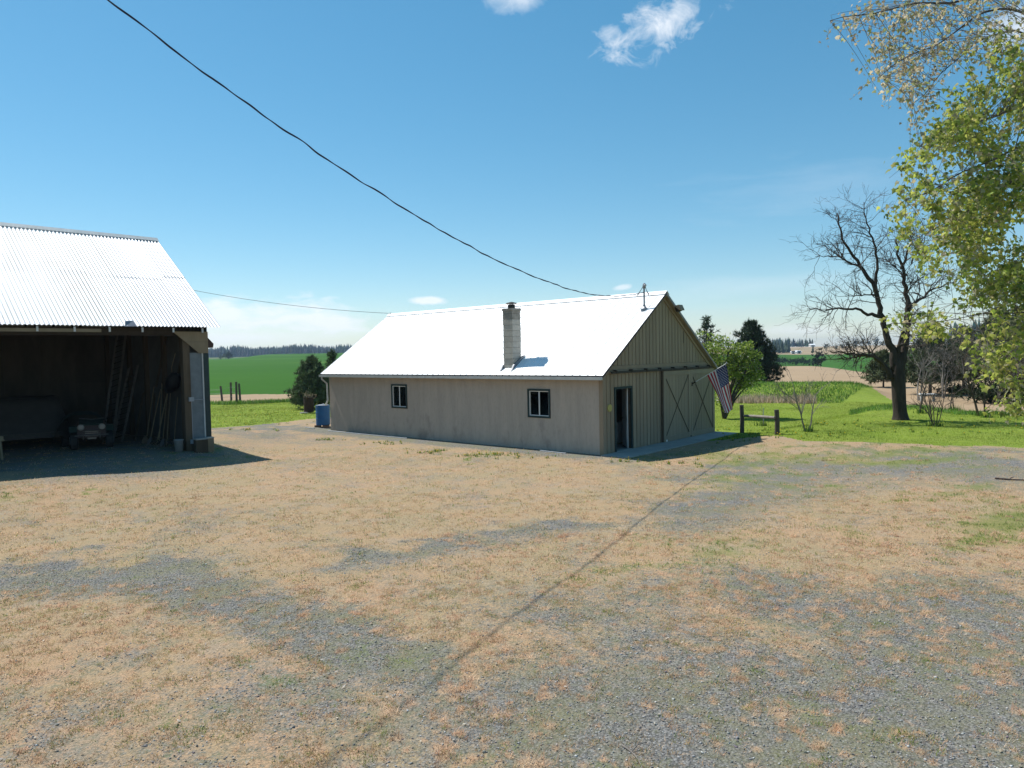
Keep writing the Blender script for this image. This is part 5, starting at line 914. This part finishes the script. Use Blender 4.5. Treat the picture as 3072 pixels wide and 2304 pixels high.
# blossoming tree beside the gable
def leafy(name, label, p, blobs, nleaf, ls, cols, blossoms=0, stems=5, bark='maple_bark'):
    o = tree_root(name, label, p); br = MB(); pts = []
    for (c, r, w_) in blobs:
        c = V3(c); n_ = int(nleaf*w_); d = rng.normal(0, 1, (n_, 3)); d /= np.linalg.norm(d, axis=1, keepdims=True); q = c+d*(r*rng.uniform(.25, 1.08, (n_, 1))**.6); keep = vnoise(q[:, 0]*2.4+q[:, 1], q[:, 2]*2.4, 13, 2) > .50; pts.append(q[keep])
        br.tube(res([(0, 0, -.1), (c[0]*.3, c[1]*.3, c[2]*.45), tuple(c)], 8), np.linspace(.06, .015, 8), 6)
        for k in range(8): e = c+rv(r*.5); br.tube([c*.8, (c*.8+e)/2+rv(.05), e], [.018, .012, .005], 3, False)
    q = np.vstack(pts); n_ = len(q); part('trunk', br, bark, o, True); a = rng.normal(0, 1, (n_, 3)); a /= np.linalg.norm(a, axis=1, keepdims=True); b = np.cross(a, rng.normal(0, 1, (n_, 3))); b /= np.linalg.norm(b, axis=1, keepdims=True); s_ = ls*rng.uniform(.6, 1.3, (n_, 1))
    Vv = np.stack([q-a*s_*.5, q+b*s_*.32, q+a*s_*.6, q-b*s_*.32], 1).reshape(-1, 3); Fc = np.arange(4*n_).reshape(-1, 4); cc = pal(n_, cols, .15)
    if blossoms: w_ = rng.uniform(0, 1, n_) < blossoms; cc[w_] = pal(w_.sum(), [(.62, .62, .50), (.7, .68, .6)], .08)
    tag(link('crown', fast_mesh(Vv, Fc, np.repeat(cc, 4, 0)), 'leaf', o), kind='stuff'); return o
p = at_base(2172, 1262, 33.0)
leafy('blossom_tree', 'light green small tree with white blossom beside the workshop gable', p, [((0, 0, 3.0), .85, .2), ((.7, .2, 2.5), .8, .2), ((-.5, .3, 3.3), .7, .15), ((.9, .1, 3.0), .55, .12), ((.2, .3, 2.0), .8, .18), ((.9, 0, 1.75), .5, .09), ((-.05, 0, .95), .40, .06), ((.15, -.1, .55), .3, .04), ((1.15, .1, 2.3), .45, .08), ((-.3, .2, 2.3), .7, .1), ((1.45, .3, 2.75), .5, .07), ((1.55, .2, 1.9), .45, .06), ((1.3, .3, 3.3), .4, .05), ((.35, .3, 3.6), .4, .05), ((-.9, .4, 3.7), .45, .06), ((1.7, .3, 2.4), .35, .04)], 7600, .105, [(.26, .34, .055), (.19, .27, .045), (.33, .39, .08), (.13, .20, .045)], .06)
# bare saplings and shrubs on the lawn
def sapling(name, label, p, stems, hgt, r, depth=2, bark='grey_twig', kids=(2, 4), cat='sapling', tuft=True, group=None, lean=.18):
    o = tree_root(name, label, p, cat, group); mb = MB(); tips_ = []
    for k in range(stems): a = rng.uniform(0, 6.28); grow(mb, V3([math.cos(a)*.05, math.sin(a)*.05, -.05]), V3([math.cos(a)*lean, math.sin(a)*lean, 1.]), hgt*rng.uniform(.55, .75), r, depth, tips_, kids, .08, .03, .62, .62, .005)
    part('stems', mb, bark, o)
    if tuft:
        q = np.zeros((60, 3)); q[:, :2] = rng.normal(0, .13, (60, 2)); q[:, 2] = -.02; tag(link('grass_tuft', fast_mesh(*blades(q, rng.uniform(.15, .42, 60), rng.uniform(.02, .035, 60), rng.uniform(.1, .6, 60), pal(60, [(.06, .13, .02), (.09, .16, .03)]))), 'blade', o), kind='stuff')
    return o
sapling('bare_sapling', 'bare pale sapling with two stems right of the log rail', gpt(2420, 1294), 3, 2.6, .032, 3, lean=.30)
o = sapling('bare_sapling', 'thin staked whip behind the log rail', gpt(2287, 1277), 1, 1.3, .016, 1, kids=(1, 2), lean=.03); part('stake', MB().tube([(.05, 0, -.1), (.05, 0, .75)], .015, 5), 'pvc', o)
sapling('bare_shrub', 'low bare many stemmed shrub right of the big bare tree', gpt(2807, 1279), 7, 1.9, .022, 3, 'twig', lean=.35)
for x, y, hh_, lb, st in ((2762, 1240, 2.3, 'crooked grey sapling close right of the big trunk', 1), (2852, 1232, 1.7, 'thin dark stem left of a leaning pair', 1), (2866, 1231, 1.8, 'thin dark stem leaning behind the low shrub', 1), (2938, 1248, 3.6, 'tall thin trunk left of a pair under the maple leaves', 1), (2960, 1253, 3.8, 'tall straight thin trunk under the maple leaves', 1), (3030, 1247, 3.9, 'reddish brown thin trunk near the right edge', 2), (3056, 1247, 3.8, 'dark thin trunk nearest the right edge', 1)):
    sapling('young_tree', lb, gpt(x, y), st, hh_, .05 if hh_ > 3 else .032, 3, 'twig' if hh_ < 3 else 'pine_bark', (3, 5) if hh_ > 3 else (2, 4), 'tree', True, 'young trees at the lawn edge', .08)
for x, y, r, hh_, lb in ((2915, 1215, 42, 4.2, 'grey twiggy leafless tree between the pines'), (3010, 1220, 41, 4.6, 'grey leafless tree in front of the tallest pine'), (2755, 1215, 42, 3.0, 'grey leafless brush right against the big trunk'), (3075, 1215, 40, 5.0, 'grey leafless tree cut by the right edge'), (2830, 1212, 43, 3.0, 'tangle of grey leafless brush behind the low shrub')):
    sapling('leafless_tree', lb, at_base(x, y, r), 3, hh_, .05, 4, 'grey_twig', (3, 4), 'tree', False, 'leafless trees at the lawn edge', .30)
def shrubmass(label, p, w_, hgt, n_):
    o = tree_root('evergreen_shrub', label, p, 'shrub'); st = MB(); 
    for k in range(6): a = rng.uniform(0, 6.28); st.tube([(0, 0, -.1), (math.cos(a)*w_*.3, math.sin(a)*.3, hgt*.4), (math.cos(a)*w_*.6, math.sin(a)*.4, hgt*.8)], [.04, .03, .01], 5)
    part('stems', st, 'pine_bark', o); c = rng.normal(0, 1, (n_, 3))*V3([w_*.42, .5, hgt*.26])+V3([0, 0, hgt*.45]); c = c[c[:, 2] > .05]; tag(link('crown', fast_mesh(*spikes(c, .26, .07, 10, np.repeat([(.030, .045, .018)], len(c), 0))), 'needle', o), kind='stuff')
shrubmass('dark low evergreen shrub under the pines at the right', at_base(2975, 1245, 39), 1.6, 1.2, 260); shrubmass('dark low evergreen mass at the right edge under the trees', at_base(3060, 1248, 38), 1.5, 1.3, 260); shrubmass('dark low shrub in front of the ploughed soil patch', at_base(2890, 1207, 46), 1.6, .55, 200)
for lb, pts, r_, m_ in (('curved pale dead twig lying on the gravel in the foreground', [(1868, 2240), (1895, 2258), (1915, 2280), (1928, 2310)], .009, 'grey_twig'), ('thin dark branching strip on the yard near the right edge', [(2985, 1437), (3030, 1441), (3085, 1443)], .022, 'twig')):
    P_ = [gpt(*p)+V3([0, 0, r_]) for p in pts]; o = thing('fallen_twig', lb, 'twig', P_[0]); part('stem', MB().tube([p-P_[0] for p in res(P_, 10)], np.linspace(r_, r_*.5, 10), 6), m_, o, True)
    part('side_shoot', MB().tube([P_[1]-P_[0], P_[1]-P_[0]+V3([.06, .05, .03]), P_[1]-P_[0]+V3([.14, .07, .04])], [r_*.6, r_*.5, r_*.3], 5), m_, o)  # the second one is only a thin dark branching strip
# white board bench by the soil patch
wq = at_base(2782, 1222, 41.); wb = thing('garden_bench', 'low white board bench in the grass right of the big trunk', 'bench', wq, -.3); part('seat', MB().box(-.42, .42, -.15, .15, .40, .46), 'white_vinyl', wb)
for x in (-.32, .32): part('leg', MB().box(x-.04, x+.04, -.12, .12, -.05, .40), 'concrete', wb)
# ---------------------------------------------------------------- far trees, farms, woods
def conifer_np(n, H, R0, X, Y, Z, cols):
    """many simple conifers: three ragged tiers"""
    V_, F_, C_ = [], [], []; k = 0; ang = np.arange(7)*2*np.pi/7
    for i in range(n):
        for t, (z0, z1, r) in enumerate(((.06, .55, 1.), (.30, .80, .72), (.58, 1.0, .42))):
            rr = R0[i]*r*rng.uniform(.65, 1.3, 7); b = np.stack([X[i]+rr*np.cos(ang+t+i), Y[i]+rr*np.sin(ang+t+i), Z[i]+H[i]*(z0+rng.uniform(-.05, .08, 7))], 1); V_.append(np.vstack([b, [(X[i], Y[i], Z[i]+H[i]*z1)]])); F_.append(np.array([(j, (j+1) % 7, 7) for j in range(7)])+k); k += 8; C_.append(np.repeat([cols[i]*rng.uniform(.8, 1.2)], 8, 0))
    return np.vstack(V_), np.vstack(F_), np.vstack(C_)
def wood(label, n, xr, rr, hr, col):
    px_ = rng.uniform(*xr, n); r = rng.uniform(*rr, n); X = (px_-1536)/F*r; Y = r; Z = gz(X, Y); H = rng.uniform(*hr, n)*(.75+.5*vnoise(px_*.03, r*.01, 5, 2)); cc = pal(n, [col, tuple(1.25*c for c in col), tuple(.8*c for c in col)], .15)
    o = tag(link('woodland', fast_mesh(*conifer_np(n, H, H*.19, X, Y, Z, cc)), 'needle'), label, 'wood', None, 'stuff')
wood('dark conifer wood along the horizon left of the workshop', 4200, (-300, 1500), (1150, 1420), (14, 19), (.012, .026, .022))
wood('dark conifer wood on the ridge behind the right hand pines', 260, (2850, 3400), (600, 720), (14, 24), (.018, .032, .020))
wood('conifers in a dark strip along the far brown hill', 90, (2275, 2440), (905, 985), (8, 13), (.020, .036, .022)); 
protos = []
for k in range(4):
    Hh = V3([1.]); v, f, c = conifer_np(1, Hh, Hh*.2, [0], [0], [0], np.array([(.022, .040, .022)])); protos.append((v, f, c))
mat('far_bark', (.05, .04, .03), (.04, .03, .025), 3, .9)
def far_tree(label, x, r, H, kind='cone', col=(.022, .040, .022), group='far trees on the right hand fields'):
    X = (x-1536)/F*r; p = V3([X, r, float(gz(X, r))]); o = thing('distant_tree', label, 'tree', p, rng.uniform(0, 6), group); part('trunk', MB().tube([(0, 0, -.3), (0, 0, H*.3)], [H*.025, H*.02], 5), 'far_bark', o)
    if kind == 'cone': v, f, c = conifer_np(1, V3([H]), V3([H*.20]), [0], [0], [0], np.array([col]))
    else:
        cent = rng.normal(0, 1, (70, 3))*V3([H*.17, H*.17, H*.2])+V3([0, 0, H*.58]); v, f, c = spikes(cent, H*.12, H*.07, 8, np.repeat([col], 70, 0))
    tag(link('crown', fast_mesh(v, f, c), 'needle', o), kind='stuff'); return o
ORD = 'first second third fourth fifth sixth seventh eighth ninth tenth eleventh twelfth thirteenth fourteenth fifteenth sixteenth seventeenth'.split()
for i in range(14): far_tree(ORD[i]+' conifer from the left in the dark clump on the far brown hill', 2287+i*6+rng.normal(0, 1.5), 560+rng.uniform(0, 25), rng.uniform(8, 13), group='conifer clump on the far hill')
for i, (x, r, H) in enumerate(((2343, 585, 8.5), (2352, 590, 7.5), (2361, 600, 9.5), (2369, 590, 7.5))): far_tree(ORD[i]+' conifer from the left in the small clump beside the white farm', x, r, H, group='small conifer clump near the farm')
for i in range(17): far_tree(ORD[i]+' small dark tree from the left in the windbreak row before the green field', 2290+i*8.6+rng.normal(0, 1.4), 330+rng.uniform(-4, 4), rng.uniform(2.9, 3.9), 'round', (.030, .045, .020), 'windbreak row')
for x, r, H, lb in ((2457, 225, 6.2, 'lone tall dark tree at the edge of the ploughed field'), (2449, 240, 4.3, 'smaller dark tree touching the lone tall one'), (2440, 560, 7, 'single conifer left of the lone tall tree')): far_tree(lb, x, r, H, 'round' if r < 500 else 'cone', (.020, .032, .018))
for x, H, lb in ((2568, 9, 'leftmost round tree in the row on the brown hilltop'), (2588, 10, 'second round tree in the row on the brown hilltop'), (2607, 8.5, 'third round tree in the row on the brown hilltop'), (2632, 10.5, 'large rightmost round tree on the brown hilltop')): far_tree(lb, x, 985, H, 'round', (.022, .036, .026))
for i, x in enumerate((2480, 2510, 2528, 2545, 2566, 2628, 2650)): far_tree(ORD[i]+' grey green scrub tree from the left on the far brown slope', x, 640+i*9, rng.uniform(4, 7), 'round', (.06, .075, .04), 'scrub trees on the far slope')
for x, r, H, lb in ((688, 590, 7, 'dark round tree in the dip of the left wheat field'), (694, 600, 6, 'second dark tree in the dip of the left wheat field'), (679, 610, 6, 'yellow green tree in the dip of the left wheat field'), (664, 615, 4.5, 'small bush at the left of the dip in the wheat field')): far_tree(lb, x, r, H, 'round', (.025, .040, .025) if 'dark' in lb else (.09, .12, .035))
def farm(label, x, r, w_, dp, hh_, rh, rz):
    X = (x-1536)/F*r; p = V3([X, r, float(gz(X, r))]); o = thing('farm_building', label, 'building', p, rz); part('wall', MB().box(-w_/2, w_/2, -dp/2, dp/2, -1, hh_), 'white_vinyl', o); part('roof', MB().prism([(-dp/2-.4, hh_), (dp/2+.4, hh_), (0, hh_+rh)], 'x', -w_/2-.4, w_/2+.4), 'white_metal', o); part('door', MB().box(-.8, .8, -dp/2-.05, -dp/2-.002, 0, 2.2), 'trim_green', o)
    for s_ in (-1, 1): part('window', MB().box(s_*w_*.3-.5, s_*w_*.3+.5, -dp/2-.05, -dp/2-.002, 1.2, 2.2), 'trim_green', o)
farm('larger white farm building below the far brown hill', 2394, 552, 4.2, 3.6, 1.5, 1.0, .3); farm('small white farm shed left of the larger farm building', 2380, 548, 2.8, 2.6, 1.3, .8, -.2); farm('white farmhouse high on the brown hill near the lone tree', 2437, 900, 6, 5, 2.2, 1.6, .1)
# ---------------------------------------------------------------- air
hz = MB().box(-4600, 4600, -4600, 4600, -8, 60); ho = tag(part('haze', hz, None, None), 'thin blue haze over the far fields', 'haze', None, 'stuff')
hm = bpy.data.materials.new('air'); hm.use_nodes = True; t = hm.node_tree; t.nodes.remove(t.nodes['Principled BSDF']); vp_ = t.nodes.new('ShaderNodeVolumePrincipled'); vp_.inputs['Color'].default_value = (.55, .76, 1, 1); vp_.inputs['Density'].default_value = .00016; vp_.inputs['Anisotropy'].default_value = .2; t.links.new(vp_.outputs[0], t.nodes['Material Output'].inputs['Volume']); ho.data.materials.append(hm)
